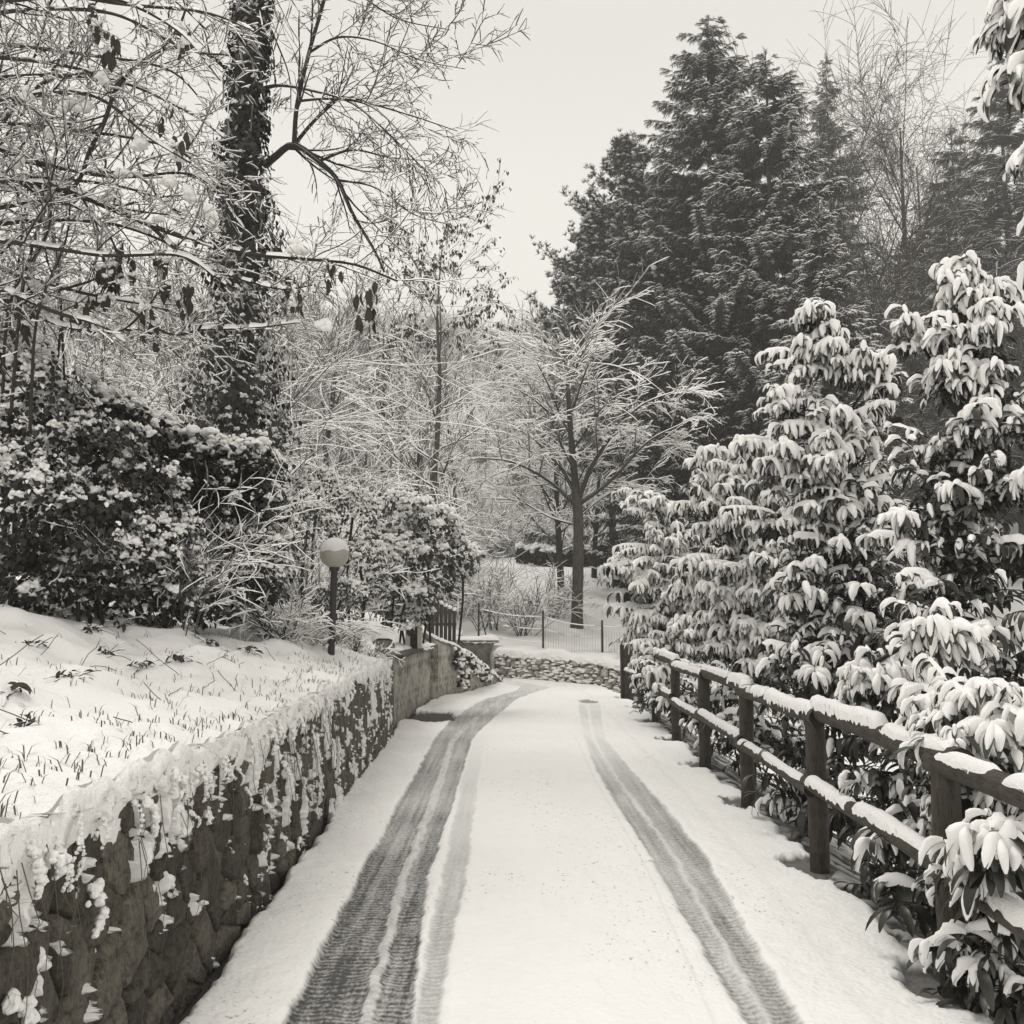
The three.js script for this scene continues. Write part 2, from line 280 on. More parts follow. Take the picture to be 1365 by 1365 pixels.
function roadH(x, d) {
  const lump = (fbm(x * 3.1 + 7, d * 2.3, 3) - 0.5) * 0.03 + (fbm(x * 14, d * 12, 2) - 0.5) * 0.012;
  let h = 0.045 + lump; const m = tracks(x, d); h -= 0.035 * m;
  const L = x - wallX(d); h += 0.05 * Math.exp(-L * L / 0.12) * (0.5 + fbm(d * 2.2, 5, 2));          // drift along the wall foot
  const mid = 0.015 * Math.exp(-(((x - 0.3) / 0.35) ** 2)); h += mid;
  const b = bare(x, d); h = lerp(h, -0.01, b); if (x > fenceX(d) + 0.1) h -= (x - fenceX(d) - 0.1) * 0.5; return h;
}
function roadSheet(d0, d1, step, W, H, name, label) {
  const x0 = -2.3, x1 = 2.9, ds = []; for (let d = d0; d < d1; d += step(d)) ds.push(d); ds.push(d1);
  const g = new GB(), n = 236; for (const d of ds) for (let i = 0; i < n; i++) { const x = lerp(x0, x1, i / (n - 1)); g.v(x, roadY(x, d) + roadH(x, d), -d, 0, 1, 0, (x - x0) / (x1 - x0), (d - d0) / (d1 - d0)); }
  for (let j = 0; j < ds.length - 1; j++) for (let i = 0; i < n - 1; i++) { const a = j * n + i; g.q(a, a + 1, a + 1 + n, a + n); }
  const P = (i, j) => [lerp(x0, x1, (i + 0.5) / W), lerp(d0, d1, (j + 0.5) / H)];
  const map = tex(W, H, (i, j, o) => { const [x, d] = P(i, j); roadColour(x, d, o); }, true);
  const bump = tex(W / 2, H / 2, (i, j, o) => { const x = lerp(x0, x1, (i + 0.5) / W * 2), d = lerp(d0, d1, (j + 0.5) / H * 2); o[0] = o[1] = o[2] = 0.5 * fbm(x * 26, d * 20, 3) + 0.5 * vn(x * 110, d * 80); }, false);
  structure(name, g.build(true), std(rgb(1, 1, 1), 0.8, { map, bumpMap: bump, bumpScale: 0.012 }), label);
}
roadSheet(1.2, 9.5, (d) => 0.018 + d * 0.003, 1024, 2048, 'snowy_lane', 'snow covered lane with grey wheel tracks between wall and fence');
roadSheet(9.5, 27.2, (d) => 0.03 + d * 0.005, 1024, 1024, 'snowy_lane', 'far bend of the snowy lane curving toward the rubble wall');

// ---------------------------------------------------------------- garden bank above the retaining wall
{
  const g = new GB(), ds = [], n = 74; for (let d = -1.5; d < 27; d += d < 1.5 ? 0.1 : 0.014 + d * 0.0035) ds.push(d);
  const lip = 9;
  for (const d of ds) {
    const drop = d < 11.8 ? 0.05 + 0.26 * Math.pow(fbm(d * 2.6 + 4, 9.1, 3), 1.6) * tab([[2, 1.5], [5, 1.1], [8, 0.9], [11, 0.7]], d) + 0.05 * fbm(d * 16, 2, 2) : 0.02;
    const wx = wallX(Math.min(d, 17.5)) - (d > 11.8 ? 0.12 : 0);
    for (let k = lip; k >= 1; k--) {                          // the snow rolls over the wall's edge and hangs down its face
      const a = k / lip * 1.9, out = 0.045 + 0.035 * fbm(d * 5, 4, 2), y0 = gardenY(wx - 0.05, d);
      const yy = k <= 4 ? y0 - (1 - Math.cos(k / 4 * 1.57)) * 0.06 : y0 - 0.06 - (k - 4) / 5 * drop, xx = k <= 4 ? wx + Math.sin(k / 4 * 1.57) * out : wx + out * (1 - 0.75 * ((k - 4) / 5)) + 0.03 * (fbm(d * 24, k * 1.3, 2) - 0.5);
      g.v(xx + 0.012 * pn(d * 22, k * 0.8, 1.1), yy + 0.014 * pn(d * 17, k * 0.7, 6.1), -d, 0, 1, 0, xx * 3, d);
    }
    for (let i = 0; i < n; i++) { const t = i / (n - 1), u = t * 2.4 + t * t * t * 40, x = wx - u; g.v(x, gardenY(x, d) + 0.012 * (fbm(x * 17, d * 17, 2) - 0.5), -d, 0, 1, 0, x, d); }
  }
  const m = n + lip; for (let j = 0; j < ds.length - 1; j++) for (let i = 0; i < m - 1; i++) { const a = j * m + i; g.q(a, a + m, a + 1 + m, a + 1); }
  structure('garden_bank', g.build(true), M.snow, 'snow covered garden bank behind the stone retaining wall');
}
// ---------------------------------------------------------------- stones: Voronoi cells rounded into blocks
function voronoi(w, h, cw, ch, R, jit = 0.8, drop = 0) {
  const S = [], nx = Math.round(w / cw), ny = Math.round(h / ch);
  for (let j = -1; j <= ny; j++) for (let i = -1; i <= nx; i++) S.push([(i + 0.5 + (j & 1 ? 0.5 : 0) + (R() - 0.5) * jit) * w / nx, (j + 0.5 + (R() - 0.5) * jit) * h / ny]);
  if (drop) for (let k = S.length - 1; k >= 0; k--) if (R() < drop) S.splice(k, 1);
  const out = [];
  for (const s of S) {
    if (s[0] < 0 || s[0] > w || s[1] < 0 || s[1] > h) continue;
    let poly = [[0, 0], [w, 0], [w, h], [0, h]];
    for (const q of S) {
      if (q === s) continue; const dx = q[0] - s[0], dy = q[1] - s[1]; if (Math.abs(dx) > cw * 4 || Math.abs(dy) > ch * 4) continue;
      const mx = (q[0] + s[0]) / 2, my = (q[1] + s[1]) / 2, f = (p) => (p[0] - mx) * dx + (p[1] - my) * dy, nw = [];
      for (let k = 0; k < poly.length; k++) { const a = poly[k], b = poly[(k + 1) % poly.length], fa = f(a), fb = f(b); if (fa <= 0) nw.push(a); if (fa * fb < 0) { const t = fa / (fa - fb); nw.push([lerp(a[0], b[0], t), lerp(a[1], b[1], t)]); } }
      poly = nw; if (poly.length < 3) break;
    }
    if (poly.length >= 3) out.push({ c: s, poly });
  }
  return out;
}
function stoneGeo(cell, place, depth, joint, R) {            // place(s, y, out) -> world point; out = proud of the wall
  let P = cell.poly; const cx = P.reduce((a, p) => a + p[0], 0) / P.length, cy = P.reduce((a, p) => a + p[1], 0) / P.length;
  const Q = []; for (let k = 0; k < P.length; k++) { const a = P[k], b = P[(k + 1) % P.length]; Q.push([lerp(a[0], b[0], 0.2), lerp(a[1], b[1], 0.2)], [lerp(a[0], b[0], 0.5), lerp(a[1], b[1], 0.5)], [lerp(a[0], b[0], 0.8), lerp(a[1], b[1], 0.8)]); }
  const sh = (k, amt) => Q.map((p) => { const dx = p[0] - cx, dy = p[1] - cy, l = Math.hypot(dx, dy) || 1, f = Math.max(0.1, (l - amt) / l) * (0.93 + 0.12 * vn(p[0] * 23 + 9, p[1] * 23 + k)); return [cx + dx * f, cy + dy * f]; });
  const g = new GB(), n = Q.length, tilt = (R() - 0.5) * 0.12, tilty = (R() - 0.5) * 0.12;
  [[joint * 0.4, -0.02], [joint * 0.7, depth * 0.45], [joint + depth * 0.5, depth * 0.9], [joint + depth * 1.9, depth]].forEach(([ins, dep], k) => { for (const p of sh(k, ins)) { const q = place(p[0], p[1], k ? dep + (p[0] - cx) * tilt + (p[1] - cy) * tilty + (vn(p[0] * 17, p[1] * 17) - 0.5) * depth * 0.35 : dep); g.v(q.x, q.y, q.z, 0, 0, 1, p[0], p[1]); } });
  const q = place(cx, cy, depth * 1.08), c = g.v(q.x, q.y, q.z, 0, 0, 1, cx, cy);
  for (let k = 0; k < 3; k++) for (let s = 0; s < n; s++) { const a = k * n + s, b = k * n + (s + 1) % n; g.q(a, b, b + n, a + n); }
  for (let s = 0; s < n; s++) g.t(3 * n + s, 3 * n + (s + 1) % n, c);
  return g.build(true);
}
// ---------------------------------------------------------------- stone retaining wall on the left
{
  const R = rng(5), o = v3(wallX(6), 0, -6), T = thing('retaining_wall', 'dark rough stone retaining wall with clinging snow beside the lane', 'wall', o);
  const place = (s, y, out) => v3(wallX(s) + out - (y > 0 ? y * 0.05 : 0) + 0.05 - o.x, y, -s - o.z);
  const g = new GB(o), S0 = 0.9, S1 = 12;                     // rough mortar face behind the stones
  const nv = 26; let rows = 0; const rend = (s, y) => sstep(5.2, 8.5, s + (y - 0.4) * 2.4 + (fbm(s * 2, y * 4, 3) - 0.5) * 2.2);
  for (let s = S0; s <= S1; s += 0.035) { rows++; for (let k = 0; k < nv; k++) { const y = -0.1 + k / (nv - 1) * 1.12, q = place(s, y, 0.004 + (fbm(s * 7, y * 7, 4) - 0.5) * 0.03 + 0.037 * rend(s, y)); g.v(q.x + o.x, q.y, q.z + o.z, 1, 0, 0, s, y); } }
  for (let j = 0; j < rows - 1; j++) for (let k = 0; k < nv - 1; k++) { const a = j * nv + k; g.q(a, a + nv, a + nv + 1, a + 1); }
  part('mortar', g.build(true), M.mortar, T);
  for (const c of voronoi(S1 - S0, 1.0, 0.2, 0.15, R, 1.05, 0.3)) {
    const cell = { poly: c.poly.map((p) => [p[0] + S0, p[1] - 0.02]) };
    if (rend(c.c[0] + S0, c.c[1]) > 0.9) continue;
    part('stone', stoneGeo(cell, (s, y, out) => place(s, y, out), 0.012 + R() * 0.036, 0.009, R), M.stone[Math.floor(R() * 3)], T);
  }
  const b = new GB(o); b.box(wallX(6) - 0.22, 0.45, -6.5, 0.35, 1.0, 11, 0.02, 0.01); part('core', b.build(), M.mortar, T);
  // snow caught on ledges, roots and grass of the wall face
  const sg = new GB(o);
  for (let k = 0; k < 70; k++) {                             // ragged tufts, each a run of small grains
    const s = 1.9 + 9.9 * Math.pow(R(), 0.85), top = Math.pow(R(), s < 5 ? 2.0 : 1.1), y = 1.0 - top * (s < 4.5 ? 1.0 : 0.93); if (s < 6 && R() < sstep(0.15, 0.8, top) * 0.8) continue;
    if (fbm(s * 2.4 + 3, y * 3.2, 2) < 0.43) continue;
    const r = 0.006 + 0.012 * R() * R(), n = 2 + Math.floor(R() * R() * 13); let yy = y, ss = s;
    for (let i = 0; i < n; i++) { const q = place(ss, yy, 0.048 + 0.012 * R()), z = r * (0.6 + R()); sg.blob(v3(q.x + o.x, q.y, q.z + o.z), z * 0.8, z * (0.9 + R() * 0.8), z * 1.1, k * 1.7 + i * 3.1, 0.6, 1); yy -= z * (0.2 + 1.1 * R()); ss += (R() - 0.5) * z * 2.6; }
  }
  for (let k = 0; k < 66; k++) {                              // creeper stems hanging over the edge, thick with clotted snow
    const near = k < 36, s = near ? 2.1 + 3.6 * R() : 5 + 6.5 * R(), L = 0.04 + (near ? 0.13 : 0.1) * R(), sl = (R() - 0.5) * 1.6, r0 = 0.006 + 0.013 * R() * R(), y0 = 1.0 - (R() < 0.55 ? 0.5 * R() * R() : 0.05); let t = 0, j = 0;
    while (t < L) { const z = r0 * (0.55 + 0.8 * R()) * (1 - 0.4 * t / L), q = place(s + sl * t + (R() - 0.5) * z * 3, y0 - t, 0.055 + 0.03 * Math.sin(t / L * 2.6) + (R() - 0.5) * z * 0.8); sg.blob(v3(q.x + o.x, q.y, q.z + o.z), z, z * 1.15, z * 1.2, k * 7.3 + j++ * 1.9, 0.6, 1); t += z * (R() < 0.08 ? 2.2 : 0.45); }
  }
  {                                                           // blotches of wet snow stuck to the face, thick and lumpy, thinning downward
    const st = 0.0095, ns = Math.floor(10 / st), ny = Math.floor(1.06 / st), F = new Float32Array((ns + 1) * (ny + 1)), id = new Int32Array((ns + 1) * (ny + 1)).fill(-1);
    for (let i = 0; i <= ns; i++) for (let j = 0; j <= ny; j++) {
      const s = 1.9 + i * st, y = 1.03 - j * st, dn = 1.03 - y, wx = s + 0.03 * pn(s * 14, y * 14, 1.3), wy = y + 0.05 * pn(s * 11, y * 11, 7.7);
      const n = 0.5 * pn(wx * 9.3, wy * 5.1, 2.4) + 0.42 * pn(wx * 23, wy * 15, 9.1) + 0.24 * pn(wx * 52, wy * 44, 4.4) + 0.22 * pn(wx * 2.1, wy * 2.3, 5.5);
      F[i * (ny + 1) + j] = 0.5 * (n - lerp(tab([[0, -0.2], [0.05, 0], [0.14, 0.16], [0.3, 0.28], [0.5, 0.38], [0.75, 0.52], [1, 0.7]], dn), tab([[0, -0.2], [0.06, 0.06], [0.2, 0.16], [0.5, 0.2], [0.9, 0.3]], dn), sstep(3.5, 6, s)));
    }
    const V = (k, i, j) => { if (id[k] < 0) { const f = F[k], s = 1.9 + i * st, y = 1.03 - j * st, q = place(s, y, -0.03 + 0.092 * Math.sqrt(clamp((f + 0.03) / 0.09)) + 0.011 * pn(s * 34, y * 34, 3.3) + 0.006 * pn(s * 80, y * 80, 8.3)); id[k] = sg.v(q.x + o.x, q.y, q.z + o.z, 1, 0, 0, s, y); } return id[k]; };
    for (let i = 0; i < ns; i++) for (let j = 0; j < ny; j++) { const a = i * (ny + 1) + j, b = a + ny + 1; if (Math.max(F[a], F[b], F[a + 1], F[b + 1]) < -0.03) continue; sg.q(V(a, i, j), V(a + 1, i, j + 1), V(b + 1, i + 1, j + 1), V(b, i + 1, j)); }
  }
  part('clinging_snow', sg.build(true), M.snow, T, 'stuff');
  const rg = new GB(o);                                       // roots and dry grass hanging over the stones
  for (let k = 0; k < 110; k++) {
    const s = 1.8 + 6 * Math.pow(R(), 1.3), L = 0.15 + 0.6 * R(), y0 = 1.0 - 0.25 * R(), pts = [], rad = [], dr = (R() - 0.5) * 0.25;
    for (let i = 0; i < 6; i++) { const t = i / 5, q = place(s + dr * t * L + (R() - 0.5) * 0.012, y0 - t * L, 0.05 + 0.05 * Math.sin(t * 2.6) * R()); pts.push(v3(q.x + o.x, q.y, q.z + o.z)); rad.push(0.0022 * (1 - 0.6 * t)); }
    rg.tube(pts, rad, 3);
  }
  part('hanging_roots', rg.build(), M.dryGrass, T, 'stuff');
}
// ---------------------------------------------------------------- rendered walls by the gate
function ribbon(pts, y0, y1, thick, seed, o) {               // pts: [x, d]; a wall with a face toward +x / the lane
  const g = new GB(o), P = []; for (let k = 0; k < pts.length - 1; k++) for (let i = 0; i < 10; i++) { const t = i / 10; P.push([lerp(pts[k][0], pts[k + 1][0], t), lerp(pts[k][1], pts[k + 1][1], t)]); } P.push(pts[pts.length - 1]);
  const nv = 14, N = P.length; let L = 0; const face = [[], []];
  for (let sgn = 0; sgn < 2; sgn++) for (let k = 0; k < N; k++) {
    const a = P[Math.max(0, k - 1)], b = P[Math.min(N - 1, k + 1)], l = Math.hypot(b[0] - a[0], b[1] - a[1]), nx = (b[1] - a[1]) / l, nd = -(b[0] - a[0]) / l; if (k && !sgn) L += l / 2;
    for (let j = 0; j < nv; j++) { const yb = y0(P[k][1]), yt = y1(P[k][1]), y = lerp(yb, yt, j / (nv - 1)), e = sgn ? -thick : (fbm(k * 0.8 + seed, y * 6, 3) - 0.5) * 0.025; face[sgn].push(g.v(P[k][0] + nx * e, y, -(P[k][1] + nd * e), nx, 0, -nd, k * 0.12 + seed, y)); }
  }
  for (let k = 0; k < N - 1; k++) { for (let s = 0; s < 2; s++) for (let j = 0; j < nv - 1; j++) { const a = k * nv + j, F = face[s]; g.q(F[a], F[a + nv], F[a + nv + 1], F[a + 1]); } const a = k * nv + nv - 1; g.q(face[0][a], face[0][a + nv], face[1][a + nv], face[1][a]); }
  for (const k of [0, N - 1]) for (let j = 0; j < nv - 1; j++) { const a = k * nv + j; g.q(face[0][a], face[0][a + 1], face[1][a + 1], face[1][a]); }
  return g.build(true);
}
const dense = (pts, step) => { const o = []; for (let k = 0; k < pts.length - 1; k++) { const n = Math.max(1, Math.round(pts[k].distanceTo(pts[k + 1]) / step)); for (let i = 0; i < n; i++) o.push(pts[k].clone().lerp(pts[k + 1], i / n)); } o.push(pts[pts.length - 1].clone()); return o; };
{
  const o = v3(wallX(12.1), 0, -12.1), T = thing('wall_pillar', 'narrow concrete pillar capped with snow at the end of the stone wall', 'pillar', o);
  const b = new GB(o); b.box(wallX(12.1) - 0.06, 0.6, -12.15, 0.22, 1.34, 0.26, 0, 0.015); part('shaft', b.build(), M.concrete, T);
  const s = new GB(o); s.loaf(dense([v3(wallX(12.1) - 0.06, 1.27, -11.98), v3(wallX(12.1) - 0.06, 1.27, -12.32)], 0.03), 0.15, 0.09, 3); part('snow_cap', s.build(true), M.snow, T);
}
{
  const o = v3(-1.6, 0, -14.5), T = thing('rendered_wall', 'stained pale rendered wall with a dark ledge between pillar and sloping wall', 'wall', o);
  part('wall_panel', ribbon([[-1.57, 12.3], [-1.65, 13.5], [-1.58, 15], [-1.46, 16.9]], (d) => roadY(-1, d) - 0.12, () => 0.98, 0.2, 3, o), M.plaster, T);
  const l = new GB(o), pts = [[-1.62, 12.9], [-1.67, 13.6], [-1.6, 15], [-1.48, 16.9]];
  for (let k = 0; k < 3; k++) { const a = pts[k], b = pts[k + 1]; l.box((a[0] + b[0]) / 2, 1.005, -(a[1] + b[1]) / 2, 0.3, 0.05, Math.hypot(a[0] - b[0], a[1] - b[1]) + 0.01, Math.atan2(-(b[0] - a[0]), b[1] - a[1]), 0.008); }
  part('ledge', l.build(), M.board, T);
  const s = new GB(o); s.loaf(dense([v3(-1.55, 1.03, -15.3), v3(-1.48, 1.03, -16.85)], 0.06), 0.14, 0.06, 8); part('snow_cap', s.build(true), M.snow, T);
  const p = new GB(o); p.box(-1.40, 0.45, -17.05, 0.16, 1.16, 0.2, 0.1, 0.01); part('pilaster', p.build(), M.plaster, T);
}
{
  const o = v3(-0.9, -0.1, -20), T = thing('sloping_wall', 'low rendered wall sloping down to the lane with snow along its coping', 'wall', o);
  const topY = (d) => tab([[16.2, 1.30], [17.1, 1.12], [19.1, 0.80], [21, 0.42], [23, 0.12], [24.1, -0.12]], d);
  const line = [[-1.42, 17.15], [-1.2, 18.2], [-0.96, 19.1], [-0.66, 21], [-0.3, 24.1]];
  part('wall_panel', ribbon(line, (d) => roadY(-1, d) - 0.12, topY, 0.22, 9, o), M.plaster, T);
  const c = new GB(o), cp = dense([v3(-1.75, 1.36, -15.9), v3(-1.5, 1.14, -17.15), v3(-1.06, 0.86, -19.1)], 0.15); c.tube(cp, cp.map(() => 0.06), 8, 0.06); part('coping', c.build(), M.concrete, T);
  const s = new GB(o); s.loaf(cp.map((p) => p.clone().add(v3(0, 0.03, 0))), 0.075, 0.055, 4); s.loaf(dense([v3(-1.04, 0.82, -19.05), v3(-0.76, 0.43, -21), v3(-0.55, 0.12, -23), v3(-0.4, -0.13, -24.2)], 0.08), 0.17, 0.1, 6); part('snow_cap', s.build(true), M.snow, T);
  const R = rng(91), iv = new GB(o), sn = new GB(o);          // a mat of snowy ivy hanging on the face
  for (let k = 0; k < 330; k++) { const d = 18.3 + 3.3 * Math.pow(R(), 1.1), y = topY(d) - 0.03 - 0.55 * Math.pow(R(), 1.7) * (d < 19.2 ? 1.3 : 0.6), x = tab([[17.15, -1.42], [18.2, -1.2], [19.1, -0.96], [21, -0.66], [24.1, -0.3]], d) + 0.06 + 0.05 * R(); (R() < 0.45 ? iv : sn).blob(v3(x, y, -d), 0.03 + 0.03 * R(), 0.03 + 0.03 * R(), 0.04 + 0.03 * R(), k, 0.5, 0); }
  part('ivy_mat', iv.build(true), M.ivy, T, 'stuff'); part('ivy_snow', sn.build(true), M.twigSnow, T, 'stuff');
}
{
  const o = at(552, 864, 15.2); o.y = 1.0; const T = thing('ledge_posts', 'two pale square posts with a dark panel between them on the wall ledge', 'posts', o);
  const P = (px) => at(px, 864, 15.2), h = 0.46;
  for (const px of [543.5, 559.5]) { const g = new GB(o), p = P(px); g.box(p.x, 1.0 + h / 2, p.z, 0.075, h, 0.08, 0, 0.008); part('post', g.build(), M.palePaint, T); }
  const g = new GB(o), p = P(551.5); g.box(p.x, 1.0 + h * 0.46, p.z - 0.02, 0.13, h * 0.92, 0.03, 0, 0.006); part('panel', g.build(), M.iron, T);
}
{
  const o = at(591, 852, 19.6); o.y = 0.85; const T = thing('picket_fence', 'dark board fence with snow on each board top behind sloping wall', 'fence', o), R = rng(8);
  for (let k = 0; k < 7; k++) {
    const p = at(571 + k * 5.7, 850, 19.6 + k * 0.05), top = at(0, 797 + k * 2.9, 19.6).y + (R() - 0.5) * 0.02, b = new GB(o); b.box(p.x, (0.6 + top) / 2, p.z, 0.075, top - 0.6, 0.03, 0.06 * (R() - 0.5), 0.006);
    const m = part('board', b.build(), M.board, T); const s = new GB(o); s.blob(v3(p.x, top + 0.02, p.z), 0.05, 0.055, 0.035, k * 3.1, 0.3, 1); part('snow_tuft', s.build(true), M.twigSnow, m);
  }
  for (const y of [0.8, 1.35]) { const r = new GB(o), a = at(571, 850, 19.66), b = at(606, 850, 20); r.box((a.x + b.x) / 2, y, (a.z + b.z) / 2 - 0.02, 0.62, 0.06, 0.025, 0, 0.004); part('rail', r.build(), M.board, T); }
}
{
  const o = v3(-1.05, -0.3, -27.4), T = thing('gate_wall', 'short grey wall end with flat snow covered slab beside rubble wall', 'wall', o), g = new GB(o);
  const w0 = -1.75, w1 = -0.52, yb = -0.5, yt = 0.72; const c = new THREE.Shape(); c.moveTo(w0, yb); c.lineTo(w1 - 0.08, yb); c.lineTo(w1 - 0.13, yt - 0.35); c.lineTo(w1, yt); c.lineTo(w0, yt); c.closePath();
  const e = new THREE.ExtrudeGeometry(c, { depth: 0.4, bevelEnabled: true, bevelSize: 0.015, bevelThickness: 0.015, bevelSegments: 1 }); g.geo(e, new THREE.Matrix4().setPosition(0, 0, -27.7)); part('wall_panel', g.build(), M.concrete, T);
  const s2 = new GB(o); s2.box(-1.08, yt + 0.04, -27.5, 1.4, 0.07, 0.55, 0, 0.015); part('slab', s2.build(), M.concrete, T);
  const s = new GB(o); s.loaf(dense([v3(-1.8, yt + 0.08, -27.5), v3(-0.36, yt + 0.08, -27.5)], 0.07), 0.28, 0.12, 5); part('snow_cap', s.build(true), M.snow, T);
}
// ---------------------------------------------------------------- low rubble wall across the bend
{
  const R = rng(15), A = [-0.5, 26.95], B = [3.4, 25.3], len = Math.hypot(B[0] - A[0], B[1] - A[1]), ux = (B[0] - A[0]) / len, ud = (B[1] - A[1]) / len, nx = -ud * -1, o = v3(1.4, -0.35, -26.2);
  const T = thing('rubble_wall', 'low pale rubble stone wall with thick snow on top across the bend', 'wall', o);
  const base = (s) => roadY(A[0] + ux * s, A[1] + ud * s) - 0.1, top = (s) => lerp(0.53, 0.16, s / len) - 0.03 * Math.sin(s * 2);
  const place = (s, y, out) => v3(A[0] + ux * s + ud * out - o.x, base(s) + y * (top(s) - base(s)) / 0.85 - o.y, -(A[1] + ud * s - ux * out) - o.z);
  const b = new GB(o); { const n = 40; for (let k = 0; k <= n; k++) for (let j = 0; j < 2; j++) { const p = place(k / n * len, j ? 0.85 : -0.1, 0); b.v(p.x + o.x, p.y + o.y, p.z + o.z, 0, 0, 1, k / n * len, j); } for (let k = 0; k < n; k++) b.q(k * 2, k * 2 + 2, k * 2 + 3, k * 2 + 1); }
  part('mortar', b.build(true), M.mortar, T);
  for (const c of voronoi(len, 0.85, 0.26, 0.19, R, 0.75)) part('stone', stoneGeo(c, place, 0.07 + R() * 0.06, 0.02, R), M.rubble[Math.floor(R() * 3)], T);
  const s = new GB(o), pts = []; for (let k = 0; k <= 60; k++) { const p = place(k / 60 * len, 0.85, -0.14); pts.push(v3(p.x + o.x, p.y + o.y - 0.02, p.z + o.z)); } s.loaf(pts, 0.28, 0.17, 12); part('snow_cap', s.build(true), M.snow, T);
  const d = new GB(o); for (let k = 0; k < 330; k++) { const p = place(R() * len, R() * 0.85, 0.09 + 0.04 * R()), r = 0.025 + 0.05 * R(); d.blob(v3(p.x + o.x, p.y + o.y, p.z + o.z), r * 1.3, r * 0.7, r, k, 0.5, 0); } part('ledge_snow', d.build(true), M.twigSnow, T, 'stuff');
}
// ---------------------------------------------------------------- wire fence above it
{
  const P = [at(638, 850, 28.2), at(724, 866, 27.6), at(803, 874, 27.0), at(841, 880, 26.6)], top = [806, 816, 829, 822], o = v3(1, 0.2, -27.5), T = thing('wire_fence', 'thin iron stakes with snow coated wires above the rubble wall', 'fence', o), R = rng(3);
  P.forEach((p, k) => { const h = at(0, top[k], -p.z).y, g = new GB(o); g.box(p.x, (h - 0.2 + p.y - 0.4) / 2 + 0.1, p.z, k === 3 ? 0.1 : 0.05, h - p.y + 0.5, 0.05, 0.3, 0.006); part('stake', g.build(), k === 3 ? M.wood : M.iron, T); });
  const br = new GB(o); br.tube([at(640, 815, 28.2), at(649, 852, 28.1)], [0.02, 0.02], 5); part('brace', br.build(), M.iron, T);
  const w = new GB(o), s = new GB(o);
  for (const f of [0.12, 0.45, 0.8]) for (let k = 0; k < 3; k++) {
    const a = P[k].clone().setY(lerp(at(0, top[k], -P[k].z).y, P[k].y, f)), b = P[k + 1].clone().setY(lerp(at(0, top[k + 1], -P[k + 1].z).y, P[k + 1].y, f)), pts = [];
    for (let i = 0; i <= 16; i++) { const q = a.clone().lerp(b, i / 16); q.y -= 0.08 * Math.sin(i / 16 * Math.PI); pts.push(q); } w.tube(pts, pts.map(() => 0.005), 3); s.snow(pts, pts.map(() => 0.005), 0.014, 0.022, R, 0.1);
  }
  for (let k = 0; k < 34; k++) { const t = k / 33, p = P[1].clone().lerp(P[3], t); w.tube([p.clone().setY(p.y - 0.1), p.clone().setY(p.y + 0.75)], [0.003, 0.003], 3); }
  part('wires', w.build(), M.iron, T); part('wire_snow', s.build(), M.twigSnow, T);
}
// ---------------------------------------------------------------- wooden post and rail fence on the right
{
  const o = v3(fenceX(8), 0, -8), T = thing('log_fence', 'round log post and rail fence with snow lying along its rails', 'fence', o), R = rng(44);
  const DP = [2.2, ...POSTD];
  for (const d of DP) { const x = fenceX(d), r = 0.058 + 0.006 * R(), pts = []; for (let k = 0; k < 9; k++) pts.push(v3(x + 0.008 * (R() - 0.5) + (d === 4.17 ? -0.01 : 0), -0.35 + k / 8 * 1.3, -d + 0.008 * (R() - 0.5))); const g = new GB(o); g.tube(pts, pts.map(() => r), 14, 0.05, true, d); part('post', g.build(true), M.wood, T); }
  const rail = (a, b, y, r, seed, off) => {
    const A = v3(fenceX(a) + off, y, -a), B = v3(fenceX(b) + off, y + (R() - 0.5) * 0.02, -b), pts = dense([A, B], 0.12); pts.forEach((p) => { p.y += (fbm(p.z * 1.5, seed, 2) - 0.5) * 0.025; }); const g = new GB(o); g.tube(pts, pts.map((p, i) => r * (1 + 0.08 * Math.sin(seed + i * 0.2))), 12, 0.06, true, seed); const m = part('rail', g.build(true), M.wood, T);
    const s = new GB(o), sp = dense([A, B], 0.028).map((p, i, L) => { const q = p.clone(); q.y = lerp(pts[0].y, pts[pts.length - 1].y, i / L.length) + r * 0.55 + (fbm(p.z * 1.5, seed, 2) - 0.5) * 0.025; return q; });
    let st = 2; while (st < sp.length - 8) { const L = Math.min(sp.length - 3 - st, 16 + Math.floor(R() * 60)); if (L > 6) s.loaf(sp.slice(st, st + L), r * (0.8 + 0.25 * R()), (y > 0.8 ? 0.062 : 0.042) * (0.5 + 0.9 * R()), seed * 3.3 + st, 0.35, 11); st += L + (R() < 0.5 ? 0 : 1 + Math.floor(R() * 3)); } part('rail_snow', s.build(true), M.snow, m);
  };
  for (let k = 0; k < DP.length - 1; k++) { rail(DP[k] - 0.12, DP[k + 1] + 0.12, 0.965 + (k & 1 ? 0.012 : -0.008), 0.056, k + 1, k & 1 ? 0.012 : -0.012); rail(DP[k] - 0.05, DP[k + 1] + 0.05, 0.52 + (k & 1 ? 0.02 : -0.01), 0.047, k + 20, -0.05); }
  const g = new GB(o); g.box(fenceX(18) - 0.04, 0.35, -18.1, 0.17, 1.3, 0.17, 0, 0.012); part('end_post', g.build(), M.wood, T); const s = new GB(o); s.blob(v3(fenceX(18) - 0.04, 1.02, -18.1), 0.13, 0.12, 0.13, 4, 0.3, 1); part('post_snow', s.build(true), M.snow, T);
}
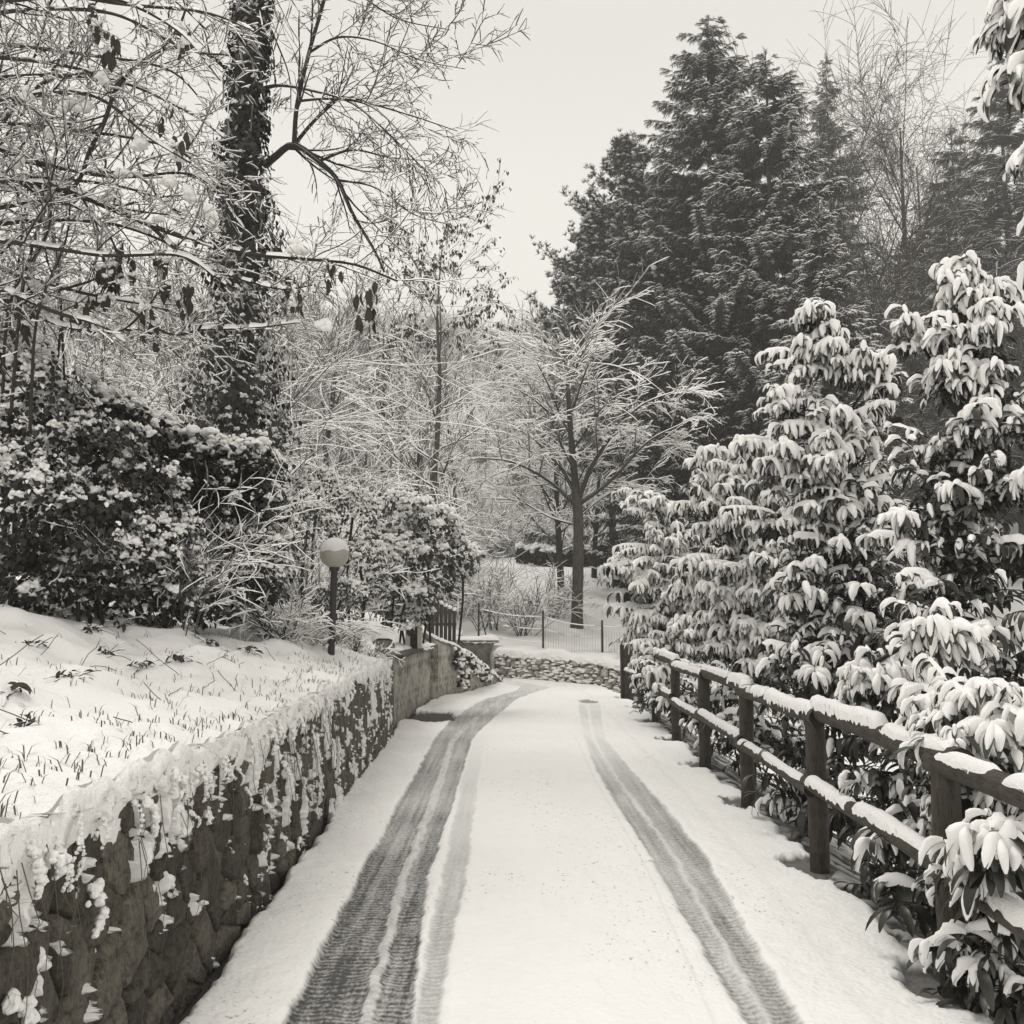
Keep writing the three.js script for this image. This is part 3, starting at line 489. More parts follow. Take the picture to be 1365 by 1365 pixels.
// ---------------------------------------------------------------- globe lamp
{
  const d = 9.9, c = at(446, 738, d), r = 19.5 * d / FPX, base = gardenY(c.x, d), o = v3(c.x, base, -d), T = thing('garden_lamp', 'round globe garden lamp on a dark post with a snow cap', 'lamp', o);
  const sph = new THREE.SphereGeometry(r, 28, 18); sph.translate(0, c.y - base, 0); const ball = part('globe', sph, M.globe, T);
  const s = new GB(o), nt = 40, nr = 10; for (let i = 0; i <= nr; i++) for (let j = 0; j <= nt; j++) { const ph = j / nt * 6.28318, e = 1.42 + 0.25 * (fbm(Math.cos(ph) * 1.6 + 9, Math.sin(ph) * 1.6 + 9, 3) - 0.5) * 2, th = i / nr * e, q = r * (1.005 + 0.11 * Math.pow(1 - i / nr, 0.5) * (0.8 + 0.4 * vn(ph * 2, th * 3))); s.v(c.x + Math.sin(th) * Math.cos(ph) * q, c.y + Math.cos(th) * q, c.z + Math.sin(th) * Math.sin(ph) * q, 0, 1, 0, ph, th); } for (let i = 0; i < nr; i++) for (let j = 0; j < nt; j++) { const k = i * (nt + 1) + j; s.q(k, k + 1, k + nt + 2, k + nt + 1); } part('snow_cap', s.build(true), M.snow, ball);
  const p = new GB(o), pts = dense([v3(c.x - 0.02, base - 0.25, -d), v3(c.x, c.y - r, -d)], 0.2); p.tube(pts, pts.map(() => 0.037), 12); part('post', p.build(), M.iron, T);
  const col = new THREE.CylinderGeometry(0.062, 0.05, 0.06, 16); col.translate(0, c.y - r - base + 0.0, 0); part('collar', col, M.iron, T);
}

// added dark sheet under the laurels: leaf shade painted as colour, patched with snow
{
  const g = new GB(), ds = []; for (let d = 2; d < 17; d += 0.12) ds.push(d); const n = 26;
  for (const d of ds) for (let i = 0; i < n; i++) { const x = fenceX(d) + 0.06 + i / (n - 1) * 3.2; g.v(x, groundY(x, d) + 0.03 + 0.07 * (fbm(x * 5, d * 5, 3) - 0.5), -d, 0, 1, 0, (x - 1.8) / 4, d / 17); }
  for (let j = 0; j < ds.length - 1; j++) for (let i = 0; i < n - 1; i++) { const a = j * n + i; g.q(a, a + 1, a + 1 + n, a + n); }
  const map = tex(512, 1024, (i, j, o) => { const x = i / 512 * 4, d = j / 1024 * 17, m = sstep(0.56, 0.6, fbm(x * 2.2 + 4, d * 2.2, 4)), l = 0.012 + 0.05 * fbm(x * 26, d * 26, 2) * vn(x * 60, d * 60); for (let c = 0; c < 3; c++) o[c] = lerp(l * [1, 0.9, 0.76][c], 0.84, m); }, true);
  structure('painted_shade_bank', g.build(true), std(rgb(1, 1, 1), 1, { map, bumpMap: fineTex, bumpScale: 0.02 }), 'dark sheet painted as leaf shade with patches of snow under the laurels');
}

// ---------------------------------------------------------------- growing bare branches with snow on them
const perp = (t, R) => { const a = v3(R() - 0.5, R() - 0.5, R() - 0.5); a.addScaledVector(t, -a.dot(t)); return a.lengthSq() < 1e-6 ? v3(1, 0, 0) : a.normalize(); };
function pushLimb(T, pts, rad, lv, o, R) {
  T.b.tube(pts, rad, lv === 0 ? 9 : lv === 1 ? 5 : 3);
  if (o.sw && rad[0] < (o.snowMax || 9)) T.s.snow(pts, rad, o.sw, o.sh, R, o.gap || 0);
}
function sprout(T, pts, rad, lv, o, R, len) {
  const L = o.lv[lv]; if (!L || !L.n) return; const n = L.n, m = pts.length - 1;
  for (let i = 0; i < n; i++) {
    const f = L.start + (1 - L.start) * (i + R()) / n, k = Math.min(m - 1, Math.floor(f * m)), u = f * m - k, p = pts[k].clone().lerp(pts[k + 1], u), t = pts[k + 1].clone().sub(pts[k]).normalize();
    const ax = perp(t, R); if (L.flat) { ax.y *= 1 - L.flat; ax.addScaledVector(t, -ax.dot(t)).normalize(); }
    const a = L.a * (0.75 + 0.5 * R()), dir = t.clone().multiplyScalar(Math.cos(a)).addScaledVector(ax, Math.sin(a));
    grow(T, p, dir, len * L.lr * (0.6 + 0.7 * R()) * (L.taper ? 1 - L.taper * f : 1), Math.max(o.rmin || 0.003, lerp(rad[k], rad[k + 1], u) * L.rr), lv + 1, o, R);
  }
}
function grow(T, p, dir, len, r, lv, o, R) {
  const L = o.lv[lv], seg = L.seg, st = len / seg, pts = [p.clone()], rad = [r], d = dir.clone().normalize(), cv = perp(d, R).multiplyScalar((o.wobS || 1) * L.wob * (lv > 1 ? 1.1 : 0.5) * R());
  for (let k = 0; k < seg; k++) {
    const w = (lv > 1 ? o.wobS || 1 : 1) * L.wob * (lv > 1 ? 0.6 : 0.8); d.addScaledVector(cv, lv > 1 ? 4 / seg * 0.5 : 0.2); d.x += (R() - 0.5) * w; d.y += (R() - 0.5) * w + L.up * (L.bend ? (k / seg < L.bend ? 1 : -1.4) : 1); d.z += (R() - 0.5) * w; d.normalize();
    pts.push(pts[k].clone().addScaledVector(d, st)); rad.push(Math.max((o.rmin || 0.003) * 0.7, r * (1 - (1 - L.tip) * (k + 1) / seg)));
  }
  pushLimb(T, pts, rad, lv, o, R); if (o.tips && lv >= o.lv.length - 2) o.tips.push(pts[pts.length - 1], pts[Math.floor(seg / 2)]);
  sprout(T, pts, rad, lv, o, R, len); return pts;
}
function curve(list, n) { const c = new THREE.CatmullRomCurve3(list, false, 'catmullrom', 0.5); return c.getPoints(n); }
function limb(T, list, r0, r1, o, R, n = 18, lvChild = 0) { const pts = curve(list, n), rad = pts.map((_, k) => lerp(r0, r1, Math.pow(k / n, 0.8))); pushLimb(T, pts, rad, r0 > 0.03 ? 0 : 1, o.limbSw ? { ...o, sw: o.limbSw, sh: o.limbSw * 1.9 } : o, R); let len = 0; for (let k = 1; k < pts.length; k++) len += pts[k].distanceTo(pts[k - 1]); sprout(T, pts, rad, lvChild, o, R, Math.min(len, o.cap || 99)); return pts; }
const two = (o) => ({ b: new GB(o), s: new GB(o) });
function treeThing(name, label, o, T, bark, group, cat = 'tree') { const g = thing(name, label, cat, o, group); part(cat === 'tree' ? 'branches' : 'stems', T.b.build(false, false), bark, g); if (T.s.i.length) part('snow', T.s.build(false, false), M.twigSnow, g); return g; }
function again(src, name, p, yaw, sc, label) { const c = src.clone(); c.name = nm(name); c.userData = { ...src.userData }; if (label) c.userData.label = label; c.position.copy(p); c.rotation.y = yaw; if (Array.isArray(sc)) c.scale.set(...sc); else c.scale.setScalar(sc); scene.add(c); return c; }
const fd = v3(); function inst(name, geo, mat, list, parent, origin) {    // list of {p, q, s}
  const m = new THREE.InstancedMesh(geo, mat, list.length), X = new THREE.Matrix4(), sc = v3(); list.forEach((e, k) => { fd.copy(e.p).sub(origin); if (e.s.isVector3) sc.copy(e.s); else sc.setScalar(e.s); X.compose(fd, e.q, sc); m.setMatrixAt(k, X); });
  m.name = name; m.userData.kind = 'stuff'; m.castShadow = m.receiveShadow = true; parent.add(m); return m;
}
const Q = (yaw, pitch = 0, roll = 0) => new THREE.Quaternion().setFromEuler(new THREE.Euler(pitch, yaw, roll, 'YXZ'));
const gnd = (px, d) => { const p = at(px, 800, d); p.y = groundY(p.x, d) - 0.05; return p; };

// ---------------------------------------------------------------- the spreading tree behind the rubble wall
{
  const R = rng(21), d = 31, o = at(768, 864, d), T = two(o), opt = { sw: 0.013, sh: 0.03, rmin: 0.005, gap: 0.02, lv: [{ n: 30, seg: 12, wob: 0.1, up: 0, a: 0.95, lr: 0.42, rr: 0.42, start: 0.3, tip: 0.2, taper: 0.25 }, { n: 8, seg: 12, wob: 0.12, up: 0.055, bend: 0.4, a: 0.62, lr: 0.5, rr: 0.5, start: 0.18, tip: 0.25, flat: 0.75 }, { n: 4, seg: 8, wob: 0.16, up: -0.02, a: 0.6, lr: 0.42, rr: 0.6, start: 0.2, tip: 0.5, flat: 0.6 }, { n: 0, seg: 5, wob: 0.2, up: -0.02, tip: 0.5 }] };
  const g = thing('spreading_tree', 'bare tree with snow lined spreading branches and a mossy leaning trunk behind rubble wall', 'tree', o);
  const tr = new GB(o), tp = curve([at(768, 880, d), at(770, 780, d), at(771, 700, d), at(768, 652, d)], 16), bas = tp.map((_, k) => 0.20 - 0.045 * k / 16 + (k < 3 ? 0.03 * (3 - k) : 0)); tr.tube(tp, bas, 12, 0.12); part('trunk', tr.build(true), M.trunk, g);
  const lead = curve([at(768, 655, d), at(762, 590, d), at(757, 520, d), at(757, 500, d), at(752, 472, d)], 24), lr = lead.map((_, k) => lerp(0.13, 0.015, k / 24)); T.b.tube(lead, lr, 8); sprout(T, lead, lr, 0, { ...opt, lv: [{ ...opt.lv[0], start: 0.02, n: 24, lr: 0.52, a: 1.15, flat: 0.2 }, ...opt.lv.slice(1)] }, R, 6.2);
  const arm = (L, r, n) => { const p = curve(L, 18), rr = p.map((_, k) => lerp(r, 0.014, k / 18)); T.b.tube(p, rr, 6); T.s.snow(p, rr, opt.sw, opt.sh, R); sprout(T, p, rr, 0, { ...opt, lv: [{ ...opt.lv[0], start: 0.15, n: Math.round(n * 0.7), lr: 0.42, a: 0.95, flat: 0.35 }, ...opt.lv.slice(1)] }, R, 4.6); };
  arm([at(770, 668, d), at(790, 620, d - 0.4), at(820, 575, d - 0.9), at(855, 540, d - 1.2), at(905, 520, d - 1.5)], 0.09, 15);
  arm([at(772, 672, d), at(815, 640, d - 0.6), at(862, 590, d - 1.3), at(915, 562, d - 1.8)], 0.08, 14);
  arm([at(768, 660, d), at(740, 610, d + 0.3), at(705, 560, d + 0.7), at(670, 530, d + 0.9)], 0.075, 14);
  arm([at(770, 676, d), at(730, 640, d - 0.5), at(680, 615, d - 1.1), at(620, 610, d - 1.5)], 0.075, 14);
  arm([at(770, 690, d), at(800, 665, d + 0.8), at(850, 640, d + 1.6), at(900, 640, d + 2)], 0.06, 12);
  arm([at(770, 700, d), at(735, 690, d + 0.4), at(690, 668, d + 1), at(640, 664, d + 1.4)], 0.055, 12);
  part('branches', T.b.build(false, false), M.bark, g); part('snow', T.s.build(false, false), M.twigSnow, g);
}
// ---------------------------------------------------------------- slender tree with some leaves left
{
  const R = rng(33), d = 27, o = at(578, 668, d), tips = [], T = two(v3(o.x, 0.8, o.z)), oo = v3(o.x, 0.8, o.z);
  const opt = { sw: 0.012, sh: 0.026, rmin: 0.005, gap: 0.04, tips, lv: [{ n: 30, seg: 10, wob: 0.1, up: 0, a: 1.0, lr: 0.36, rr: 0.4, start: 0.12, tip: 0.2, taper: 0.3 }, { n: 8, seg: 11, wob: 0.13, up: 0.07, bend: 0.5, a: 0.6, lr: 0.4, rr: 0.5, start: 0.2, tip: 0.2, flat: 0.4 }, { n: 4, seg: 6, wob: 0.18, up: -0.01, a: 0.6, lr: 0.42, rr: 0.6, start: 0.2, tip: 0.5 }, { n: 0, seg: 5, wob: 0.2, up: 0, tip: 0.5 }] };
  const g = thing('slender_tree', 'slender young tree holding a few dark dead leaves beyond the gate', 'tree', oo), tr = new GB(oo);
  const tp = curve([v3(o.x, 0.6, o.z), at(578, 660, d), at(583, 580, d), at(586, 500, d), at(583, 420, d), at(590, 320, d)], 34), rr = tp.map((_, k) => lerp(0.115, 0.012, Math.pow(k / 34, 1.1))); tr.tube(tp, rr, 8, 0.1); part('trunk', tr.build(true), M.trunk, g);
  sprout(T, tp, rr, 0, opt, R, 8.2); part('branches', T.b.build(false, false), M.bark, g); part('snow', T.s.build(false, false), M.twigSnow, g);
  const list = [], lg = leafCard(0.5, 0.5); for (const p of tips) if (p.y > at(0, 470, d).y && R() < 0.5) for (let k = 0; k < 3; k++) list.push({ p: p.clone().add(v3((R() - 0.5) * 0.2, -0.05 * R(), (R() - 0.5) * 0.2)), q: Q(R() * 6.3, 0.6 + R(), R()), s: 0.09 + 0.05 * R() }); inst('dead_leaves', lg, M.deadLeaf, list, g, oo);
}
function leafCard(w, bend) { const g = new GB(), n = 4; for (let k = 0; k <= n; k++) { const s = k / n, ww = w * 0.5 * Math.sin(Math.PI * Math.min(0.97, 0.08 + s * 0.9)), y = -bend * s * s * 0.5; g.v(-ww, y + ww * 0.3, s, 0, 1, 0); g.v(0, y, s, 0, 1, 0); g.v(ww, y + ww * 0.3, s, 0, 1, 0); } for (let k = 0; k < n; k++) { const a = k * 3; g.q(a, a + 1, a + 4, a + 3); g.q(a + 1, a + 2, a + 5, a + 4); } return g.build(true, false); }
// ---------------------------------------------------------------- bare trees and shrubs of the hillside
const woodTree = (seed, h, bark, opt2 = {}) => {
  const R = rng(seed), T = two(v3(0, 0, 0)), o = { sw: 0.019, sh: 0.036, rmin: 0.012, gap: 0.06, ...opt2, lv: [{ n: opt2.n0 || 22, seg: 12, wob: 0.07, up: 0.02, a: 0.8, lr: 0.36, rr: 0.42, start: 0.22, tip: 0.12, taper: 0.35 }, { n: opt2.n1 || 8, seg: 8, wob: 0.16, up: opt2.up1 ?? 0.07, a: 0.6, lr: 0.45, rr: 0.5, start: 0.15, tip: 0.25 }, { n: opt2.n2 || 5, seg: 5, wob: 0.2, up: opt2.up2 ?? 0.0, a: 0.6, lr: 0.5, rr: 0.6, start: 0.15, tip: 0.4 }, { n: 0, seg: opt2.lastSeg || 4, wob: 0.22, up: opt2.up3 ?? -0.02, tip: 0.6 }] };
  grow(T, v3(0, -0.3, 0), v3((R() - 0.5) * 0.08, 1, (R() - 0.5) * 0.08), h, h * 0.013 + 0.03, 0, o, R); return T;
};
const shrubT = (seed, h, n, spread, o2 = {}) => {
  const R = rng(seed), T = two(v3(0, 0, 0)), o = { sw: 0.014, sh: 0.026, rmin: 0.006, gap: 0.05, ...o2, lv: [{ n: 7, seg: 9, wob: 0.3, up: -0.06, a: 0.6, lr: 0.45, rr: 0.55, start: 0.15, tip: 0.25 }, { n: 4, seg: 6, wob: 0.36, up: -0.03, a: 0.8, lr: 0.5, rr: 0.6, start: 0.1, tip: 0.4 }, { n: 0, seg: 4, wob: 0.42, up: -0.03, tip: 0.5 }] };
  for (let k = 0; k < n; k++) { const a = R() * 6.283, l = spread * (0.3 + R()); grow(T, v3((R() - 0.5) * h * 0.35, -0.05, (R() - 0.5) * h * 0.35), v3(Math.cos(a) * l, 1, Math.sin(a) * l), h * (0.6 + 0.6 * R()), (o2.r0 || 0.010) * (1 + 0.8 * R()), 0, o, R); }
  return T;
};
{
  const GRP = 'bare trees on the hillside', LB = ['bare dark stemmed tree in the hazy wood on the far hillside', 'small pale grey bare tree in the hazy wood on the far hillside', 'tall bare tree overtopping the hazy wood on the far hillside'], R = rng(61);
  const P = [woodTree(101, 11, M.bark), woodTree(102, 9, M.bark), woodTree(103, 13, M.bark)].map((T, k) => treeThing('hillside_tree', LB[k], gnd([610, 480, 705][k], [62, 52, 96][k]), T, k === 1 ? M.barkGrey : M.bark, GRP));
  const spots = []; for (let k = 0; k < 62; k++) { const d = 40 + 105 * Math.pow(R(), 1.1), px = 240 + R() * 620; if (px > 620 && px < 880 && d < 66) continue; spots.push([px, d]); }
  for (let k = 0; k < 26; k++) spots.push([-40 + R() * 330, 26 + 50 * R()]);
  for (const [px, d] of spots) { const k = Math.floor(R() * 3); again(P[k], 'hillside_tree', gnd(px, d), R() * 6.28, 0.7 + 0.5 * R()); }
  // far wood that reads as one mass, and the tangle of undergrowth
  const far = thing('distant_wood', 'pale mass of bare trees fading into haze on the distant hill', 'wood', v3(0, 0, -150)); far.userData.kind = 'stuff';
  const FT = woodTree(104, 12, M.bark, { rmin: 0.03, sw: 0.03, sh: 0.05 }), fb = FT.b.build(false, false), fs = FT.s.build(false, false), list = [];
  for (let k = 0; k < 420; k++) { const d = 120 + 190 * R(), x = (R() - 0.5) * d * 1.3; list.push({ p: v3(x, groundY(x, d) - 0.3, -d), q: Q(R() * 6.3), s: 0.8 + 0.5 * R() }); }
  inst('far_branches', fb, M.bark, list, far, far.position); inst('far_snow', fs, M.twigSnow, list, far, far.position);
  const und = thing('undergrowth', 'snowy tangle of undergrowth covering the slope below the trees', 'undergrowth', v3(0, 0, -50)); und.userData.kind = 'stuff';
  [shrubT(201, 2.2, 16, 0.7), shrubT(202, 1.6, 18, 0.9)].forEach((S, j) => {
    const L = []; for (let k = 0; k < 330; k++) { const d = 34 + 75 * Math.pow(R(), 1.3), px = (k % 3 ? 330 : -60) + R() * (k % 3 ? 620 : 420); if (d < 54 && px > 620 && px < 880) continue; const p = gnd(px, d); L.push({ p, q: Q(R() * 6.3), s: 0.8 + 0.9 * R() }); }
    inst('stems', S.b.build(false, false), M.bark, L, und, und.position); inst('stem_snow', S.s.build(false, false), M.twigSnow, L, und, und.position);
  });
}
// second trunks near the spreading tree, and the sapling by the field
for (const [px, d, h, sd, lb] of [[749, 36, 10, 301, 'dark trunk of a bare tree just behind the spreading tree'], [792, 44, 9, 302, 'thin straight bare trunk to one side of the spreading tree in the snowy field'], [548, 33, 8, 303, 'thin bare tree standing close behind the slender young tree']]) { const p = gnd(px, d); treeThing('field_tree', lb, p, woodTree(sd, h, M.bark), M.bark); }
// ---------------------------------------------------------------- conifers
const spray = (() => {                                        // a flat needle spray, one metre long along +z
  const g = new GB(), s = new GB(), R = rng(7), spin = (a, b, w, G, h) => { const t = b.clone().sub(a), sd = v3(-t.z, 0, t.x).normalize(), m = a.clone().lerp(b, 0.4); const i = G.v(a.x, a.y, a.z); G.v(m.x - sd.x * w, m.y, m.z - sd.z * w, -sd.x, 0.6, -sd.z); G.v(m.x, m.y + h, m.z, 0, 1, 0); G.v(m.x + sd.x * w, m.y, m.z + sd.z * w, sd.x, 0.6, sd.z); G.v(m.x, m.y - h, m.z, 0, -1, 0); G.v(b.x, b.y, b.z); for (const [p, q] of [[1, 2], [2, 3], [3, 4], [4, 1]]) { G.t(i, i + p, i + q); G.t(i + p, i + 5, i + q); } };
  spin(v3(0, 0, 0), v3(0, -0.06, 1), 0.06, g, 0.04); spin(v3(0, 0.04, 0.25), v3(0.02, 0.0, 1.0), 0.09, s, 0.07);
  for (let k = 0; k < 10; k++) { const z = 0.08 + k * 0.085, sg = k & 1 ? 1 : -1, L = 0.46 * (1 - 0.5 * z), a = v3(0, -0.05 * z, z), b = v3(sg * L * 0.75, -0.08 - 0.1 * R(), z + L * 0.75); spin(a, b, 0.04, g, 0.03); if (k % 3 !== 0) spin(a.clone().lerp(b, 0.15).add(v3(0, 0.035, 0)), b.clone().add(v3(0, 0.02, 0)), 0.055, s, 0.045); }
  return { g: g.build(true, false), s: s.build(true, false) };
})();
const tuft = (() => { const g = new GB(), R = rng(9); for (let k = 0; k < 16; k++) { const a = R() * 6.3, e = 0.1 + R() * 1.2, b = v3(Math.cos(a) * Math.cos(e), Math.sin(e), Math.sin(a) * Math.cos(e)), sd = v3(-b.z, 0.1, b.x).normalize().multiplyScalar(0.07), i = g.v(sd.x, 0, sd.z, b.x, b.y, b.z); g.v(-sd.x, 0, -sd.z, b.x, b.y, b.z); g.v(b.x, b.y, b.z, b.x, b.y, b.z); g.v(0, 0.09, 0, b.x, b.y, b.z); g.t(i, i + 1, i + 2); g.t(i, i + 3, i + 2); } return { g: g.build(true, false) }; })();
function spruce(label, px, pyTop, d, wpx, o2 = {}, name = 'spruce_tree', group) {
  const R = rng(o2.seed || 1), base = gnd(px, d), top = at(px, pyTop, d), H = top.y - base.y, rad = wpx * d / FPX, g = thing(name, label, 'tree', base, group), tr = new GB(base), tp = [], b = new GB(base), nl = [], sl = [], sn = [];
  for (let k = 0; k <= 14; k++) tp.push(v3(base.x + 0.05 * (R() - 0.5), base.y - 0.3 + (H + 0.3) * k / 14, base.z)); tr.tube(tp, tp.map((_, k) => lerp(H * 0.0105 + 0.05, 0.02, k / 14)), 9, 0.08); part('trunk', tr.build(true), M.trunk, g);
  const y0 = o2.low ?? 0.12, dy = o2.dy || 0.42;
  for (let y = H * y0; y < H - 0.3; y += dy * (0.7 + 0.6 * R())) {
    const f = (y / H - y0) / (1 - y0), prof = Math.pow(1 - f, o2.pow || 0.85) * (0.7 + 0.6 * fbm(y * 0.5, (o2.seed || 1) * 3.7, 2)), nb = f > 0.93 ? 4 : 6;
    for (let k = 0; k < nb; k++) {
      const a = R() * 6.283, L = Math.max(0.25, rad * prof * (0.6 + 0.6 * R()) * (0.75 + 0.5 * fbm(a * 1.3 + 20, y * 0.25, 2))), n = Math.max(2, Math.round(L / 0.21)), pts = [], drp = 0.14 + 0.35 * (1 - f) * R();
      for (let i = 0; i <= n; i++) { const t = i / n; pts.push(v3(base.x + Math.cos(a) * L * t, base.y + y + L * (0.28 * f * t - drp * t * (1.5 - t * 0.85)) + (t > 0.7 ? (t - 0.7) * 0.12 * L : 0), base.z + Math.sin(a) * L * t)); }
      b.tube(pts, pts.map((_, i) => 0.02 * (1 - 0.7 * i / n)), 3); if (R() < 0.5) sn.push([pts, n]);
      const yaw = Math.PI / 2 - a;
      for (let i = 1; i <= n; i++) {
        if (i / n < 0.18 && L > 1) continue; const sc = (0.36 + 0.26 * R()) * Math.min(1, 0.45 + L * 0.5);
        for (const [dyw, pit] of i === n ? [[0, 0.05], [0.5, 0.2], [-0.5, 0.2]] : [[0.85, 0.2], [-0.85, 0.2], [0.5, 0.9], [-0.5, 0.9]]) { const e = { p: pts[i], q: Q(yaw + dyw + (R() - 0.5) * 0.5, pit + (R() - 0.5) * 0.4, (R() - 0.5) * 0.4), s: sc * (0.8 + 0.4 * R()) }; nl.push(e); if (pit < 0.5 && R() < (o2.snow ?? 0.5) * (0.12 + 0.85 * (i / n) ** 2) * (0.4 + 1.2 * fbm(a * 2 + 9, y * 1.3, 2))) sl.push(e); }
      }
    }
  }
  for (let k = 0; k < 14; k++) { const e = { p: v3(base.x, base.y + H - 0.12 * k, base.z), q: Q(R() * 6.3, -1.25 + 0.05 * k, 0), s: 0.25 + 0.02 * k }; nl.push(e); if (k & 1) sl.push(e); }
  part('branches', b.build(false, false), M.barkDark, g); inst('needle_sprays', spray.g, o2.pale ? M.needlePale : M.needle, nl, g, base); inst('snow', spray.s, M.twigSnow, sl, g, base); return g;
}
const bigS = spruce('tallest dark spruce with broad snow flecked boughs above the lane', 960, 30, 40, 205, { seed: 3, snow: 1.25, pow: 0.6 });
const slimS = spruce('spruce with a slim pointed leader beside the tallest spruce', 1042, 68, 36, 185, { seed: 4, snow: 1.45, pow: 0.74 });
spruce('smaller snow laden spruce in front of the two tall spruces', 1110, 270, 30, 105, { seed: 5, snow: 1.6, pow: 0.72 });
spruce('dark pointed spruce standing behind the grey birch', 1128, 75, 60, 110, { seed: 6, snow: 0.6, dy: 0.5 });
for (const [px, py, d, w, s, lb] of [[1300, 170, 60, 170, 7, 'dark spruce filling the wood behind the tall laurel'], [1372, 60, 54, 190, 8, 'large dark spruce at the edge of the right hand wood'], [1245, 300, 64, 150, 9, 'low dark spruce between birch trunks deep in the wood']]) spruce(lb, px, py, d, w, { seed: s, snow: 0.5, dy: 0.55 });
function pine(label, px, pyTop, d, wpx, seed, lean) {
  const R = rng(seed), base = gnd(px, d), top = at(px, pyTop, d), H = top.y - base.y, rad = wpx * d / FPX, g = thing('pine_tree', label, 'tree', base), T = two(base), tl = [], sl = [], tr = new GB(base), tp = [];
  for (let k = 0; k <= 14; k++) tp.push(v3(base.x + lean * (k / 14) ** 2, base.y - 0.3 + (H + 0.3) * k / 14, base.z)); tr.tube(tp, tp.map((_, k) => lerp(0.2, 0.03, k / 14)), 9, 0.08); part('trunk', tr.build(true), M.trunk, g);
  for (let y = H * 0.25; y < H; y += 0.36) for (let k = 0; k < 6; k++) {
    const f = (y / H - 0.25) / 0.75, a = R() * 6.283, L = Math.max(0.3, rad * (0.25 + 0.75 * Math.sin(Math.PI * Math.pow(0.16 + 0.84 * f, 0.9))) * (f > 0.7 ? 1 - (f - 0.7) * 1.9 : 1) * (0.5 + 0.6 * R())), n = Math.max(3, Math.round(L / 0.3)), pts = [];
    for (let i = 0; i <= n; i++) { const t = i / n; pts.push(v3(base.x + lean * (y / H) ** 2 + Math.cos(a) * L * t, base.y + y + L * (0.12 * t + 0.32 * t * t * t) , base.z + Math.sin(a) * L * t)); } T.b.tube(pts, pts.map((_, i) => 0.025 * (1 - 0.6 * i / n)), 3);
    for (let i = 1; i <= n; i++) for (let j = 0; j < (i === n ? 4 : 5); j++) { const p = pts[i].clone().add(v3((R() - 0.5) * 0.55, (R() - 0.3) * 0.3, (R() - 0.5) * 0.55)), e = { p, q: Q(R() * 6.3, (R() - 0.5) * 0.9, (R() - 0.5) * 0.9), s: 0.2 + 0.14 * R() }; tl.push(e); if (R() < 0.34) sl.push({ p: p.clone().add(v3(0, 0.03, 0)), q: e.q, s: v3(0.13, 0.05, 0.13).multiplyScalar(0.6 + 0.7 * R()) }); }
  }
  part('branches', T.b.build(false, false), M.barkDark, g); inst('needle_tufts', tuft.g, M.needlePale, tl, g, base); const sb = new GB(); sb.blob(v3(0, 0, 0), 1, 1, 1, 3, 0.4, 0); inst('snow', sb.build(true, false), M.twigSnow, sl, g, base);
}
pine('broad pine with upturned needle tufts sloping down toward the valley', 868, 190, 44, 140, 71, -1.0);
pine('lower rounded pine beside the broad pine above the valley', 818, 288, 46, 105, 72, -0.8);
pine('pine with a bare lower trunk under the tallest spruce', 905, 250, 48, 110, 73, 0);
// grey birches and bare trees to the right
{
  const weep = { n0: 40, n1: 9, n2: 9, wobS: 0.5, rmin: 0.013, sw: 0.006, sh: 0.01, gap: 0.5, up1: 0.04, up2: -0.06, up3: -0.09, lastSeg: 6 };
  const mk = (sd, h, dense) => { const T = woodTree(sd, h, M.bark, weep); return T; };
  const H = (px, py, d) => (at(px, py, d).y - gnd(px, d).y) * 0.82;
  const b1 = treeThing('birch_tree', 'tall grey birch with fine hanging twigs beside the spruces', gnd(1185, 46), mk(401, H(1185, 70, 46)), M.barkGrey);
  const b2 = treeThing('birch_tree', 'grey birch leaning with a feathery crown over the dark wood', gnd(1215, 50), mk(402, H(1225, 60, 50)), M.barkGrey);
  treeThing('birch_tree', 'pale bare tree rounded against the sky behind the dark wood', gnd(1272, 72), mk(403, H(1272, 125, 72)), M.barkGrey);
  const R = rng(88), LB = 'bare grey tree among the trunks of the dark wood', src = treeThing('wood_tree', LB, gnd(1150, 56), mk(404, 15), M.barkGrey, 'bare trees in the dark wood');
  for (let k = 0; k < 15; k++) again(src, 'wood_tree', gnd(1020 + R() * 420, 46 + 30 * R()), R() * 6.3, 0.7 + 0.4 * R());
  for (const [px, d, h] of [[877, 40, 11], [895, 47, 12], [1170, 40, 12]]) again(src, 'wood_tree', gnd(px, d), R() * 6.3, h / 15);
}
// dark clipped hedge at the back of the field
{
  const R = rng(12), o = gnd(880, 52), T = thing('field_hedge', 'long dark hedge with snow on top at the back of the snowy field', 'hedge', o), l = [], s = [], lc = leafCard(0.6, 0.4), sb = new GB(); sb.blob(v3(0, 0, 0), 1, 0.6, 1, 3, 0.4, 0);
  for (let k = 0; k < 9000; k++) { const px = 690 + 280 * R(), d = 50 + 2.4 * R(), g = gnd(px, d), big = px > 790 ? 1 : 0.55, y = R(), p = v3(g.x, g.y + y * 1.5 * big * (0.6 + 0.8 * fbm(px * 0.06, 3.1, 3)), g.z); l.push({ p, q: Q(R() * 6.3, R() * 1.5, R()), s: 0.2 + 0.1 * R() }); if (y > 0.8 && R() < 0.65) s.push({ p: p.clone().add(v3(0, 0.08, 0)), q: Q(R() * 6), s: 0.1 + 0.1 * R() }); }
  inst('leaves', lc, M.ivy, l, T, o); inst('snow', sb.build(true, false), M.twigSnow, s, T, o);
}

